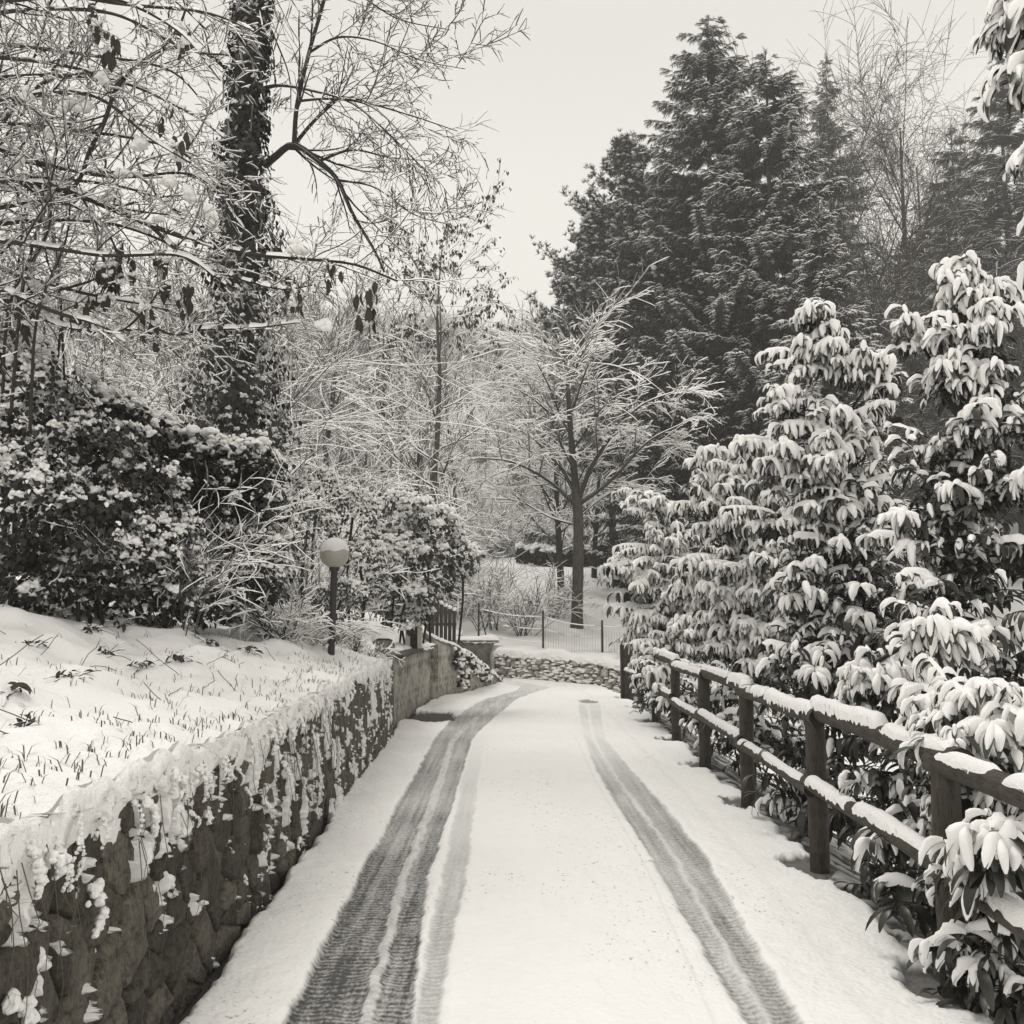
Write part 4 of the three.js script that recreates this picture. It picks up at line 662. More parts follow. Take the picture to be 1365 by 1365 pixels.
// ---------------------------------------------------------------- cherry laurels with snow on every leaf
const LV = 5;
const laurelLeaf = [], laurelSnow = [];
for (let v = 0; v < LV; v++) {                                // a leaf one unit long leaving along +z and drooping; its snow lies on the upper side
  const a0 = -0.35 + 0.12 * v, a1 = [0.8, 1.3, 1.6, 1.75, 1.45][v], n = 6, C = []; let y = 0, z = 0;
  for (let k = 0; k <= n; k++) { const s = k / n, a = lerp(a0, a1, Math.pow(s, 0.75)); C.push([y, z, a]); y -= Math.sin(a) / n; z += Math.cos(a) / n; }
  const w = (s) => 0.135 * Math.pow(Math.sin(Math.PI * clamp(0.04 + 0.93 * s)), 0.7) * (1 - 0.15 * s), g = new GB(), sn = new GB();
  C.forEach(([y, z, a], k) => { const W = w(k / n), ny = Math.cos(a), nz = Math.sin(a), f = 0.22 * W; g.v(-W, y + ny * f, z + nz * f); g.v(0, y, z); g.v(W, y + ny * f, z + nz * f); });
  for (let k = 0; k < n; k++) { const b = k * 3; g.q(b, b + 3, b + 4, b + 1); g.q(b + 1, b + 4, b + 5, b + 2); }
  laurelLeaf.push(g.build(true, false));
  const m = 6, N = 8; for (let k = 0; k <= N; k++) {
    const s = 0.02 + 0.93 * k / N, f = s * n, i = Math.min(n - 1, Math.floor(f)), u = f - i, a = lerp(C[i][2], C[i + 1][2], u), cy = lerp(C[i][0], C[i + 1][0], u), cz = lerp(C[i][1], C[i + 1][1], u), e = Math.pow(Math.sin(Math.PI * clamp(0.03 + 0.94 * k / N)), 0.36);
    const W = (w(s) * 0.85 + 0.035) * (0.75 + 0.4 * vn(k * 0.9 + v * 9, 3.3 + v)) * e, t = (0.14 + 0.14 * vn(k * 0.8 + 5 * v, 7.7)) * e * (1.1 - 0.25 * s);
    for (let j = 0; j <= m; j++) { const p = Math.PI * j / m, X = -Math.cos(p) * W, o = Math.pow(Math.sin(p), 0.7) * t + 0.012 + 0.2 * Math.abs(X) * 0.6 + (vn(k * 1.3 + v * 3, j * 1.3) - 0.5) * 0.03; sn.v(X, cy + Math.cos(a) * o + 0.35 * o * Math.abs(Math.sin(a)), cz + Math.sin(a) * o * 0.9); }
  }
  for (let k = 0; k < N; k++) for (let j = 0; j < m; j++) { const b = k * (m + 1) + j; sn.q(b, b + 1 + m, b + 2 + m, b + 1); }
  laurelSnow.push(sn.build(true, false));
}
function laurel(label, basePx, lobes, seed, o2 = {}) {
  const R = rng(seed), d0 = basePx[1], b0 = at(basePx[0], 900, d0), base = v3(b0.x, o2.y ?? groundY(b0.x, d0), -d0), g = thing('laurel_bush', label, 'bush', base);
  const cents = lobes.map(([px, py, , d]) => at(px, py, d)), st = new GB(base), ss = new GB(base), L = [], S0 = o2.leaf || 0.15;
  for (const [px, py, rp, d, sf = 1, nf = 1] of [...lobes, ...(o2.noBack ? [] : lobes.map(([a, b, c, e, f = 1]) => [a + 6, b + 14, c * 0.9, e + c * e / FPX * 0.9, f * 0.12, 0.75]))]) {
    const c = at(px, py, d), r = rp * d / FPX, n = Math.round((o2.n || 22) * 1.25 * nf * Math.max(0.5, r * r / 0.2));
    let from = base.clone().add(v3((R() - 0.5) * 0.2, -0.1, (R() - 0.5) * 0.2)), bd = 1e9; for (const q of cents) { const e = q.distanceTo(c); if (q.y < c.y - 0.05 && e < bd) { bd = e; from = q; } } { const mid = from.clone().lerp(c, 0.5).add(v3((R() - 0.5) * 0.15, 0.05, (R() - 0.5) * 0.15)), p = curve([from, mid, c], 9); st.tube(p, p.map((_, k) => lerp(0.014, 0.007, k / 9)), 5); }
    for (let k = 0; k < n; k++) {
      const a = R() * 6.283, bar = R() < 0.3, up = bar ? 0.05 + 0.25 * R() : -0.5 + 1.7 * R(), dir = v3(Math.cos(a), up, Math.sin(a)); if (dir.z < -0.35 && R() < 0.6) dir.z *= -1; dir.normalize();
      const p0 = from.clone().lerp(c, 0.45 + 0.65 * R()).addScaledVector(dir, r * 0.2 * R()); if (p0.distanceTo(c) > r) p0.lerp(c, 0.7); p0.y += (R() - 0.5) * r * 0.7;
      const len = r * (bar ? 0.9 + 0.5 * R() : 0.35 + 1.0 * R()), pts = [], ns = 6, dd = dir.clone(); let q = p0.clone(); dd.y += 0.25; dd.normalize(); const sag = bar ? 0.08 : 0.05 + 0.25 * R();
      for (let i = 0; i <= ns; i++) { pts.push(q.clone()); dd.y -= sag * (0.5 + R()); dd.normalize(); q.addScaledVector(dd, len / ns); }
      const patch = 0.9 * (fbm(p0.x * 2.6 + seed, p0.y * 2.6 + p0.z * 1.7, 2) - 0.5), snowy = clamp((sf < 0.9 ? sf * 0.8 : sf) * (0.66 + 0.6 * dir.y) + (R() - 0.5) * 0.45 + patch - 0.13 + (bar ? 0.17 : 0));
      st.tube(pts, pts.map((_, i) => 0.0055 * (1 - 0.5 * i / ns)), 4);
      if (snowy > 0.4) { if (bar || R() < 0.25) ss.loaf(dense(pts.slice(1), 0.03).map((p) => p.add(v3(0, 0.004, 0))), S0 * (0.16 + 0.10 * R()), S0 * (0.2 + 0.14 * R()), R() * 50, 0.4, 6); else ss.snow(pts.slice(2), pts.slice(2).map(() => 0.005), 0.012, 0.022, R, 0.05); }
      const shs = 0.65 + 0.65 * R(), nl = Math.max(4, Math.round(len / (S0 * (bar ? 0.19 : 0.17 + 0.1 * R())))), yaw0 = Math.atan2(dd.x, dd.z);
      for (let i = 0; i < nl; i++) {
        const t = 0.12 + 0.88 * i / (nl - 1), f = t * ns, k0 = Math.min(ns - 1, Math.floor(f)), p = pts[k0].clone().lerp(pts[k0 + 1], f - k0), sd = i & 1 ? 1 : -1, yaw = yaw0 + (i > nl - 3 ? sd * 0.4 : sd * (1.1 + 0.5 * R())) + (R() - 0.5) * 0.6;
        L.push({ p, q: Q(yaw, (R() - 0.5) * 0.5 + (bar ? 0.3 : snowy > 0.5 ? 0.1 : -0.15), (R() - 0.5) * 0.6), s: S0 * shs * (0.75 + 0.5 * R()), v: snowy > 0.45 ? 1 + Math.floor(R() * 4) : Math.floor(R() * 3), sn: R() < clamp(snowy * 1.45 - 0.2), m: Math.floor(R() * 3), sv: v3(0.72 + 0.5 * R(), 0.8 + 0.35 * R(), 0.72 + 0.3 * R()) });
      }
    }
  }
  part('stems', st.build(false, false), M.barkDark, g); if (ss.i.length) part('stem_snow', ss.build(false, false), M.twigSnow, g, 'stuff');
  const cam = camera.position, inView = (p) => { const X = MID + FPX * p.x / -p.z, Y = 815 - FPX * (p.y - EYE) / -p.z; return X > -20 && X < 1385 && Y > -20 && Y < 1385; };
  L.forEach((e) => { e.k = inView(e.p) ? e.p.distanceTo(cam) / e.s : 1e6; }); L.sort((a, b) => a.k - b.k);
  const nM = o2.meshes ?? 280;
  L.slice(0, nM).forEach((e) => { const m = part('leaf', laurelLeaf[e.v], M.laurel[e.m], g); m.position.copy(e.p).sub(base); m.quaternion.copy(e.q); m.scale.setScalar(e.s); if (e.sn) { const c = part('leaf_snow', laurelSnow[e.v], M.twigSnow, m); c.scale.copy(e.sv); } });
  const rest = L.slice(nM); for (let v = 0; v < LV; v++) { const a = rest.filter((e) => e.v === v); if (!a.length) continue; inst('leaves', laurelLeaf[v], M.laurel[v % 3], a, g, base); const b = a.filter((e) => e.sn).map((e) => ({ p: e.p, q: e.q, s: e.sv.clone().multiplyScalar(e.s) })); if (b.length) inst('leaf_snow', laurelSnow[v], M.twigSnow, b, g, base); }
  return g;
}
laurel('small snow covered laurel at the far end of the log fence', [900, 15], [[858, 672, 34, 15], [905, 690, 34, 15.2], [848, 765, 34, 14.8], [890, 745, 52, 15], [925, 790, 50, 14.6], [875, 830, 45, 14.7], [915, 850, 50, 14.3], [960, 780, 50, 14.8], [880, 905, 40, 13.6, 0.7], [925, 930, 40, 12.4, 0.6]], 501, { n: 26, leaf: 0.17 });
laurel('dense laurel heaped with snow behind the middle of the log fence', [1000, 10.6], [[975, 615, 45, 11.2], [1010, 640, 60, 11], [965, 690, 55, 11], [1020, 710, 65, 10.6], [965, 775, 60, 10.8], [1025, 790, 70, 10.4], [985, 850, 55, 10.6], [1045, 870, 60, 10, 0.8], [965, 950, 45, 10.6, 0.5], [1030, 975, 55, 9.2, 0.45]], 502, { n: 30, leaf: 0.16 });
laurel('tall laurel with a bent snowy tip rising above the log fence', [1110, 8.6], [[1078, 418, 20, 8.8, 1.2], [1092, 445, 26, 8.8, 1.2], [1072, 480, 36, 8.8, 1.1], [1120, 490, 36, 8.7, 1.1], [1168, 502, 26, 8.6, 1.1], [1060, 545, 52, 8.8, 1.1], [1125, 560, 58, 8.6], [1050, 610, 58, 8.8, 1.05], [1120, 640, 62, 8.5, 0.85], [1050, 690, 58, 8.6, 0.95], [1130, 715, 66, 8.3, 0.6], [1070, 760, 62, 8.3, 0.8], [1150, 790, 66, 8, 0.45], [1085, 830, 64, 8, 0.5], [1150, 850, 66, 7.8, 0.4], [1080, 900, 66, 7.6, 0.4], [1110, 1000, 66, 7.2, 0.4], [1060, 1060, 46, 7.2, 0.5], [1140, 1080, 60, 6.6, 0.35]], 503, { n: 23, leaf: 0.155 });
laurel('tallest laurel with drooping snowy leaves beside the dark wood', [1300, 6.6], [[1274, 352, 18, 6.8, 1.2], [1272, 385, 28, 6.8, 1.2], [1312, 385, 26, 6.7, 1.2], [1225, 435, 32, 6.8, 1.1], [1285, 430, 42, 6.6, 1.1], [1305, 490, 42, 6.6, 1.05], [1252, 500, 36, 6.7, 0.9], [1340, 560, 50, 6.4, 1], [1282, 565, 54, 6.5, 0.75], [1345, 640, 56, 6.2, 0.8], [1240, 630, 48, 6.6, 0.5], [1295, 670, 60, 6.3, 0.55], [1225, 720, 58, 6.3, 0.45], [1350, 740, 64, 6, 0.6], [1280, 770, 70, 6, 0.42], [1215, 820, 56, 5.9, 0.4], [1340, 850, 70, 5.7, 0.5]], 504, { n: 23, leaf: 0.145 });
laurel('near laurel pushing snowy leaves through the rails of the log fence', [1330, 4.6], [[1240, 830, 40, 5, 1.1, 1.4], [1305, 1150, 40, 3.8, 1.1], [1345, 1105, 38, 3.6, 1.1], [1165, 885, 42, 5.6, 1.1], [1270, 930, 55, 4.6, 1], [1340, 960, 60, 4.3, 0.9], [1262, 985, 36, 4.3, 1.1], [1300, 1040, 60, 4.5, 0.6], [1350, 1110, 70, 4.2, 0.7], [1210, 1090, 55, 5, 0.5], [1312, 1150, 55, 4.3, 0.9], [1240, 1190, 55, 4.7, 0.4], [1340, 1210, 70, 4.1, 0.6], [1300, 1265, 42, 4.05, 0.9], [1180, 1150, 50, 5.6, 0.35], [1340, 1310, 70, 3.9, 0.5], [1200, 1010, 60, 5.6, 0.5]], 505, { n: 30, leaf: 0.13 });
laurel('overhanging laurel branch with thick snow high beside the lane', [1530, 3.1], [[1362, 20, 36, 3.1, 1.3, 1], [1385, 85, 34, 3, 1.2, 0.9], [1392, 190, 30, 3, 1.2, 0.8], [1402, 265, 26, 3, 1.1, 0.7]], 506, { n: 40, leaf: 0.115, meshes: 120, noBack: true });

// ---------------------------------------------------------------- leafy evergreen masses on the left
const ivyLeaf = leafCard(0.85, 0.35), snowBlob = [1, 2, 3].map((k) => { const b = new GB(), R = rng(k * 19); for (let i = 0; i < 8; i++) { const r = 0.2 + 0.4 * R(); b.blob(v3((R() - 0.5) * 1.7, (R() - 0.5) * 0.9, (R() - 0.5) * 1.7), r * 1.05, r * 0.95, r, k * 7.7 + i, 0.65, 1); } return b.build(true, false); });
function leafMass(name, label, cat, vols, seed, o2) {       // vols: [px, py, rx px, ry px, depth, density]
  const R = rng(seed), c0 = at(vols[0][0], vols[0][1], vols[0][4]), base = v3(c0.x, o2.y, c0.z), g = thing(name, label, cat, base, o2.group), L = [], S = [[], [], [], [], []], br = new GB(base);
  for (const [px, py, rx, ry, d, dn = 1] of vols) {
    const c = at(px, py, d), ax = rx * d / FPX, ay = ry * d / FPX, az = o2.depth || (ax + ay) / 2, n = Math.round(o2.per * dn * (ax * ay + ax * az + ay * az) / 3 / (o2.leaf * o2.leaf));
    const stem = curve([v3(c.x, Math.min(o2.y, c.y), c.z), c.clone().lerp(v3(c.x, o2.y, c.z), 0.4).add(v3((R() - 0.5) * 0.2, 0, (R() - 0.5) * 0.2)), c], 5); br.tube(stem, stem.map(() => 0.02), 5);
    for (let k = 0; k < n; k++) {
      const n0 = v3(R() - 0.5, R() - 0.5, R() - 0.5); if (n0.lengthSq() < 0.01) continue; n0.normalize(); const rr = 0.62 + 0.42 * Math.pow(R(), 0.6) + (o2.ragged || 0.3) * (fbm(n0.x * 3 + seed, n0.y * 3 + n0.z * 2, 3) - 0.5);
      const p = v3(c.x + n0.x * ax * rr, c.y + n0.y * ay * rr, c.z + n0.z * az * rr), yaw = Math.atan2(n0.x, n0.z) + (R() - 0.5) * 1.8, s = o2.leaf * (0.7 + 0.6 * R());
      L.push({ p, q: Q(yaw, 0.35 + 0.9 * R(), (R() - 0.5) * 0.9), s }); const pr = o2.snow * clamp(0.35 + 0.9 * n0.y + (fbm(p.x * 2.3 + 30, p.y * 2.3 + p.z, 2) - 0.5) * 2.2);
      if (rr > 0.75 && R() < pr) { const j = Math.floor(R() * (o2.clump || 5)); S[j].push(j < 2 ? { p: p.clone().add(v3(0, s * 0.2, 0)), q: Q(R() * 6.3, (R() - 0.5) * 0.8, (R() - 0.5) * 0.8), s: s * (0.3 + 0.5 * R()) * (o2.blob || 1) } : { p: p.clone().add(v3(0, s * 0.06, 0)), q: Q(yaw, 0.1 + 0.5 * R(), (R() - 0.5) * 0.5), s: v3(1.9, 1.2, 1).multiplyScalar(s * (0.8 + 0.5 * R())) }); }
    }
  }
  part('stems', br.build(false, false), M.barkDark, g); L.sort((a, b) => b.p.z - a.p.z); const nM = o2.meshes || 0, mat = o2.mat || M.ivy;
  L.slice(0, nM).forEach((e) => { const m = part('leaf', ivyLeaf, mat, g); m.position.copy(e.p).sub(base); m.quaternion.copy(e.q); m.scale.setScalar(e.s); });
  inst('leaves', ivyLeaf, mat, L.slice(nM), g, base); S.forEach((s, k) => { if (s.length) inst('snow', k < 2 ? snowBlob[k] : laurelSnow[k - 2], M.twigSnow, s, g, base); }); return g;
}
leafMass('ivy_hedge', 'big dark ivy hedge with snow caught on its leaves at the garden edge', 'hedge', [[10, 520, 65, 80, 8.4], [65, 560, 62, 72, 8.2], [130, 620, 70, 70, 8.4], [20, 680, 90, 95, 8], [110, 710, 90, 70, 8.2], [190, 660, 55, 60, 8.6], [220, 730, 50, 50, 8.6], [40, 770, 90, 40, 8.2], [140, 770, 80, 40, 8.4], [230, 780, 60, 32, 8.8], [80, 700, 120, 90, 9.6], [200, 720, 80, 80, 9.8], [60, 808, 100, 30, 8.6, 0.8], [180, 808, 90, 28, 8.9, 0.8], [265, 806, 60, 26, 9.2, 0.8]], 601, { y: 1.5, per: 11, leaf: 0.054, snow: 0.66, blob: 1.2, clump: 3.2, ragged: 0.75, meshes: 200 });
leafMass('ivy_stump', 'dark rounded mound of ivy topped with snow next to the ivy clad trunk', 'bush', [[330, 640, 48, 55, 9.6], [345, 700, 45, 60, 9.5], [310, 730, 45, 60, 9.7], [350, 765, 40, 40, 9.5], [300, 780, 50, 32, 9.4], [275, 640, 45, 45, 9.8]], 602, { y: 1.5, per: 10, leaf: 0.052, snow: 0.75, blob: 1.2, clump: 3.2, ragged: 0.6, meshes: 80 });
leafMass('evergreen_shrub', 'rounded evergreen shrub heaped with snow above the gate wall', 'bush', [[535, 690, 45, 38, 15.6], [575, 705, 40, 36, 15.6], [612, 742, 30, 28, 15.8], [520, 745, 45, 45, 15.4], [565, 760, 45, 45, 15.4], [540, 805, 40, 35, 15.2, 0.8]], 603, { y: 1.1, per: 9, leaf: 0.075, snow: 1.4, blob: 1.4, clump: 3.4, mat: M.ivyPale });
leafMass('garden_shrub', 'loose snowy shrub between the lamp and the evergreen shrub', 'bush', [[425, 660, 40, 40, 12.8, 0.6], [470, 690, 40, 45, 13, 0.6], [410, 705, 40, 40, 12.2, 0.6], [480, 760, 40, 45, 12.6, 0.6], [455, 800, 40, 30, 11.8, 0.5]], 604, { y: 1.15, per: 8, leaf: 0.045, snow: 1.5, blob: 1.2, clump: 4, mat: M.ivyPale });
// snow slope lying over the hedge shoulder
{
  const o = at(230, 600, 9.6), R = rng(66); o.y = 1.6; const T = thing('bramble_mound', 'bramble mound with a white snow shoulder sloping down to the ivy stump', 'bush', o), s = new GB(o), L = [], top = [[105, 492, 9.0], [170, 528, 9.2], [215, 556, 9.4], [260, 575, 9.5], [310, 588, 9.6], [350, 580, 9.6]];
  for (let k = 0; k < 5; k++) for (let i = 0; i < 80; i++) { const t = k + i / 80, a = top[k], b = top[k + 1], p = at(lerp(a[0], b[0], i / 80) + (R() - 0.5) * 14, lerp(a[1], b[1], i / 80) + 8 + R() * R() * 95 - 14 * R(), a[2] + (R() - 0.6) * 0.5), r = 0.022 + 0.045 * R() * R(); s.blob(p, r * 1.25, r * 0.95, r * 1.2, k * 40 + i, 0.65, 1); for (let j = 0; j < 16; j++) L.push({ p: p.clone().add(v3((R() - 0.5) * 0.25, -0.5 * R() - 0.02, (R() - 0.5) * 0.35)), q: Q(R() * 6.3, R(), R() - 0.5), s: 0.05 + 0.03 * R() }); }
  part('snow_shoulder', s.build(true), M.snow, T, 'stuff'); inst('leaves', ivyLeaf, M.ivy, L, T, o);
}
// ---------------------------------------------------------------- tall tree wrapped in ivy
{
  const d = 12.5, R = rng(41), b0 = at(318, 815, d), base = v3(b0.x, gardenY(b0.x, d) - 0.05, -d), g = thing('ivy_clad_tree', 'tall trunk wrapped in dark ivy with bare limbs reaching over the lane', 'tree', base), tr = new GB(base), T = two(base);
  const tp = curve([base.clone().add(v3(0, -0.2, 0)), at(318, 640, d), at(316, 480, d), at(322, 300, d), at(328, 150, d), at(338, 0, d), at(345, -160, d)], 40); tr.tube(tp, tp.map((_, k) => lerp(0.27, 0.15, k / 40)), 12, 0.12); part('trunk', tr.build(true), M.trunk, g);
  const L = [], S = [], W = [[-200, 20], [0, 22], [120, 26], [200, 34], [300, 52], [420, 54], [520, 58], [640, 62], [800, 54]];
  for (let k = 0; k < 15000; k++) {
    const f = Math.pow(R(), 1) * 39.9, i = Math.floor(f), p = tp[i].clone().lerp(tp[i + 1], f - i), py = 815 - (p.y - EYE) * FPX / d, w = tab(W, py) * d / FPX * 1, a = R() * 6.283; const bul = Math.max(0.8 * (0.27 - 0.0031 * f) / Math.max(w, 0.01) + 0.2 * R(), 0.5 + 0.5 * R() + 1.0 * (pn(py * 0.028, Math.cos(a) * 1.3, Math.sin(a) * 1.3))); p.x += Math.cos(a) * w * bul; p.z += Math.sin(a) * w * bul; p.y += (R() - 0.5) * 0.1;
    const s = 0.04 + 0.05 * R(); L.push({ p, q: Q(Math.PI / 2 - a + (R() - 0.5) * 1.2, 0.75 + 0.6 * R(), (R() - 0.5) * 0.8), s }); if (R() < (py > 380 ? 0.14 : 0.02)) S.push({ p: p.clone().add(v3(0, 0.02, 0)), q: Q(R() * 6, R() - 0.5, R() - 0.5), s: 0.02 + 0.03 * R() });
  }
  inst('ivy_leaves', ivyLeaf, M.ivy, L, g, base); inst('ivy_snow', snowBlob[0], M.twigSnow, S, g, base);
  const o = { sw: 0.006, sh: 0.010, rmin: 0.0045, gap: 0.25, lv: [{ n: 9, seg: 8, wob: 0.15, up: 0, a: 0.75, lr: 0.38, rr: 0.5, start: 0.12, tip: 0.3, taper: 0.3 }, { n: 6, seg: 10, wob: 0.2, up: 0.03, a: 0.65, lr: 0.5, rr: 0.5, start: 0.15, tip: 0.3 }, { n: 4, seg: 7, wob: 0.24, up: -0.01, a: 0.7, lr: 0.45, rr: 0.65, start: 0.15, tip: 0.4 }, { n: 0, seg: 5, wob: 0.3, up: -0.02, tip: 0.6 }] };
  const A = (l, r0, r1, n) => limb(T, l.map(([x, y, q = 0]) => at(x, y, d + q)), r0, r1, { ...o, lv: [{ ...o.lv[0], n }, ...o.lv.slice(1)] }, R, 20);
  A([[345, 228], [368, 208, -0.2], [392, 193, -0.4], [425, 215, -0.6], [450, 240, -0.7], [470, 285, -0.8], [497, 330, -0.9], [512, 362, -1]], 0.06, 0.012, 8);
  A([[392, 193, -0.4], [396, 140, -0.5], [412, 70, -0.6], [432, 0, -0.7], [445, -60, -0.7]], 0.035, 0.02, 6);
  A([[392, 193, -0.4], [420, 160, -0.2], [455, 130, 0], [500, 140, 0.2], [560, 158, 0.4], [610, 175, 0.5]], 0.03, 0.006, 8);
  A([[350, 118], [375, 114, -0.2], [420, 122, -0.4], [470, 138, -0.6], [520, 180, -0.8], [575, 235, -0.9]], 0.03, 0.006, 9);
  A([[395, 135, -0.5], [440, 132, -0.8], [495, 142, -1.1], [545, 190, -1.3], [585, 245, -1.5]], 0.02, 0.006, 8);
  A([[412, 70, -0.6], [450, 50, -0.9], [500, 55, -1.1], [560, 80, -1.3], [620, 92, -1.5]], 0.02, 0.005, 8);
  A([[432, 0, -0.7], [470, -10, -0.9], [530, 25, -1.1], [600, 40, -1.2]], 0.018, 0.005, 7);
  A([[425, 215, -0.6], [470, 200, -0.5], [520, 210, -0.3], [580, 215, -0.2]], 0.022, 0.005, 7);
  A([[450, 240, -0.7], [500, 250, -0.8], [550, 285, -0.9], [600, 300, -0.9]], 0.018, 0.005, 6);
  A([[305, 95], [285, 78, -0.3], [262, 66, -0.6], [225, 64, -0.9], [195, 78, -1.2], [168, 102, -1.5]], 0.03, 0.02, 5);
  A([[215, 66, -1], [238, 36, -1.1], [252, -5, -1.2], [258, -50, -1.2]], 0.02, 0.012, 4);
  A([[360, 255, -0.2], [366, 290, -0.4], [352, 312, -0.5]], 0.016, 0.006, 2); A([[362, 40], [385, 100, 0.2], [388, 150, 0.3]], 0.014, 0.006, 4);
  part('limbs', T.b.build(false, false), M.barkDark, g); part('limb_snow', T.s.build(false, false), M.twigSnow, g);
}
// ---------------------------------------------------------------- the tangle of bare branches on the left
const deadLeafGeo = leafCard(0.5, 0.7);
const deadCluster = (g, base, spots, seed) => { const R = rng(seed), L = [], S = []; for (const [px, py, d, n = 6] of spots) for (let k = 0; k < n * 2; k++) { const p = at(px + (R() - 0.5) * 24, py + (R() - 0.5) * 44, d + (R() - 0.5) * 0.3); L.push({ p, q: Q(R() * 6.3, 1.2 + 0.4 * R(), (R() - 0.5) * 0.6), s: 0.08 + 0.06 * R() }); if (R() < 0.3) S.push({ p: p.clone().add(v3(0, 0.01, 0)), q: Q(R() * 6, R() - 0.5, 0), s: 0.022 + 0.02 * R() }); } inst('dead_leaves', deadLeafGeo, M.deadLeaf, L, g, base); inst('leaf_snow', snowBlob[1], M.twigSnow, S, g, base); };
{
  const d = 8, R = rng(52), base = v3(at(-60, 800, d).x, 1.6, -d), T = two(base), g = thing('snowy_hazel', 'tangled bare hazel with thick snow on its branches and hanging dead leaves', 'tree', base);
  const o = { limbSw: 0.019, sw: 0.0062, sh: 0.0105, rmin: 0.0026, gap: 0.28, cap: 2.2, lv: [{ n: 9, seg: 8, wob: 0.15, up: 0, a: 0.8, lr: 0.36, rr: 0.45, start: 0.05, tip: 0.3, taper: 0.2 }, { n: 5, seg: 10, wob: 0.3, up: -0.01, a: 0.8, lr: 0.48, rr: 0.55, start: 0.1, tip: 0.3 }, { n: 3, seg: 7, wob: 0.36, up: -0.01, a: 0.85, lr: 0.5, rr: 0.65, start: 0.1, tip: 0.5 }, { n: 0, seg: 5, wob: 0.5, up: -0.01, tip: 0.6 }] };
  const A = (l, r0, r1, n) => limb(T, l.map(([x, y, q = 0]) => at(x, y, d + q)), r0, r1, { ...o, lv: [{ ...o.lv[0], n }, ...o.lv.slice(1)] }, R, 46);
  A([[-120, 560, 0.6], [-110, 350, 0.4], [-60, 240], [20, 243], [80, 252], [130, 270], [180, 292, -0.1], [250, 318, -0.2], [330, 338, -0.3], [400, 345, -0.4], [470, 352, -0.5], [530, 375, -0.5]], 0.05, 0.008, 20);
  A([[165, 104, -0.2], [152, 125], [138, 165], [120, 200], [108, 235], [88, 262]], 0.022, 0.018, 6);
  A([[-120, 500, 0.8], [-60, 300, 0.5], [0, 170, 0.4], [60, 110, 0.3], [130, 95, 0.2]], 0.035, 0.006, 13);
  A([[-100, 600, 0.5], [-40, 420, 0.4], [30, 400, 0.2], [110, 378, 0], [130, 370, 0]], 0.03, 0.006, 10);
  A([[-80, 420, 0], [20, 400], [70, 430, -0.2], [110, 440, -0.3], [160, 442, -0.3], [200, 405, -0.4], [215, 380, -0.5]], 0.02, 0.006, 8);
  A([[200, 300, -0.1], [250, 345, -0.3], [300, 365, -0.4], [370, 385, -0.6], [420, 380, -0.7]], 0.02, 0.005, 9);
  A([[170, 410, -0.4], [225, 445, -0.4], [270, 440, -0.5], [330, 438, -0.6], [400, 430, -0.6]], 0.014, 0.005, 7);
  for (let k = 0; k < 18; k++) { const y = -40 + k * 27 + R() * 20, q = R() * 1.6 - 0.5, L = 150 + 190 * R(); A([[-90, y + 60 * (R() - 0.3), q], [-20, y - 20, q], [L * 0.45, y - 35 + 50 * R(), q - 0.1], [L * 0.8, y + 30 * R(), q - 0.2], [L, y + 30 + 60 * R(), q - 0.3]], 0.03, 0.006, 10); }
  for (let k = 0; k < 12; k++) { const x = -90 + R() * 250, y = 480 + R() * 160, q = R() * 2 - 0.4; A([[x, y, q], [x + 30 * (R() - 0.3), y - 130 - 60 * R(), q], [x + 90 * (R() - 0.2), y - 260 - 120 * R(), q + (R() - 0.5)], [x + 180 * (R() - 0.1), y - 380 - 200 * R(), q + (R() - 0.5)]], 0.016, 0.005, 8); }
  part('branches', T.b.build(false, false), M.bark, g); part('snow', T.s.build(false, false), M.twigSnow, g);
  const s = new GB(base); for (const [px, py, r, q = 0] of [[133, 105, 16], [108, 142, 18], [85, 142, 15], [35, 128, 20], [190, 192, 17, -0.1], [238, 212, 14, -0.1], [255, 260, 16, -0.2], [275, 283, 18, -0.2], [210, 292, 12, -0.1], [222, 242, 15, -0.2], [165, 232, 15], [400, 330, 16, -0.4], [432, 436, 13, -0.6], [285, 303, 12, -0.2], [150, 262, 15, 0], [70, 175, 14, 0.1], [20, 215, 15, 0]]) for (let k = 0; k < 5; k++) { const p = at(px + (R() - 0.5) * r, py + (R() - 0.5) * r * 0.8, d + q + (R() - 0.5) * 0.12), z = r * 0.5 * d / FPX * (0.7 + 0.5 * R()); s.blob(p, z, z * 0.9, z, px + k, 0.4, 1); } part('snow_clumps', s.build(true), M.snow, g);
  deadCluster(g, base, [[150, 360, 8, 12], [135, 380, 8, 10], [168, 345, 8, 8], [215, 365, 7.8, 9], [200, 432, 7.7, 6], [250, 400, 7.7, 8], [392, 385, 7.5, 6], [445, 365, 7.5, 4], [488, 395, 7.5, 6], [488, 412, 7.5, 4], [245, 50, 7.8, 6], [130, 25, 8, 7], [150, 60, 8, 8], [220, 150, 7.9, 4], [240, 198, 7.9, 4], [40, 400, 8, 10], [30, 430, 8, 8], [110, 410, 8, 6]], 71);
}
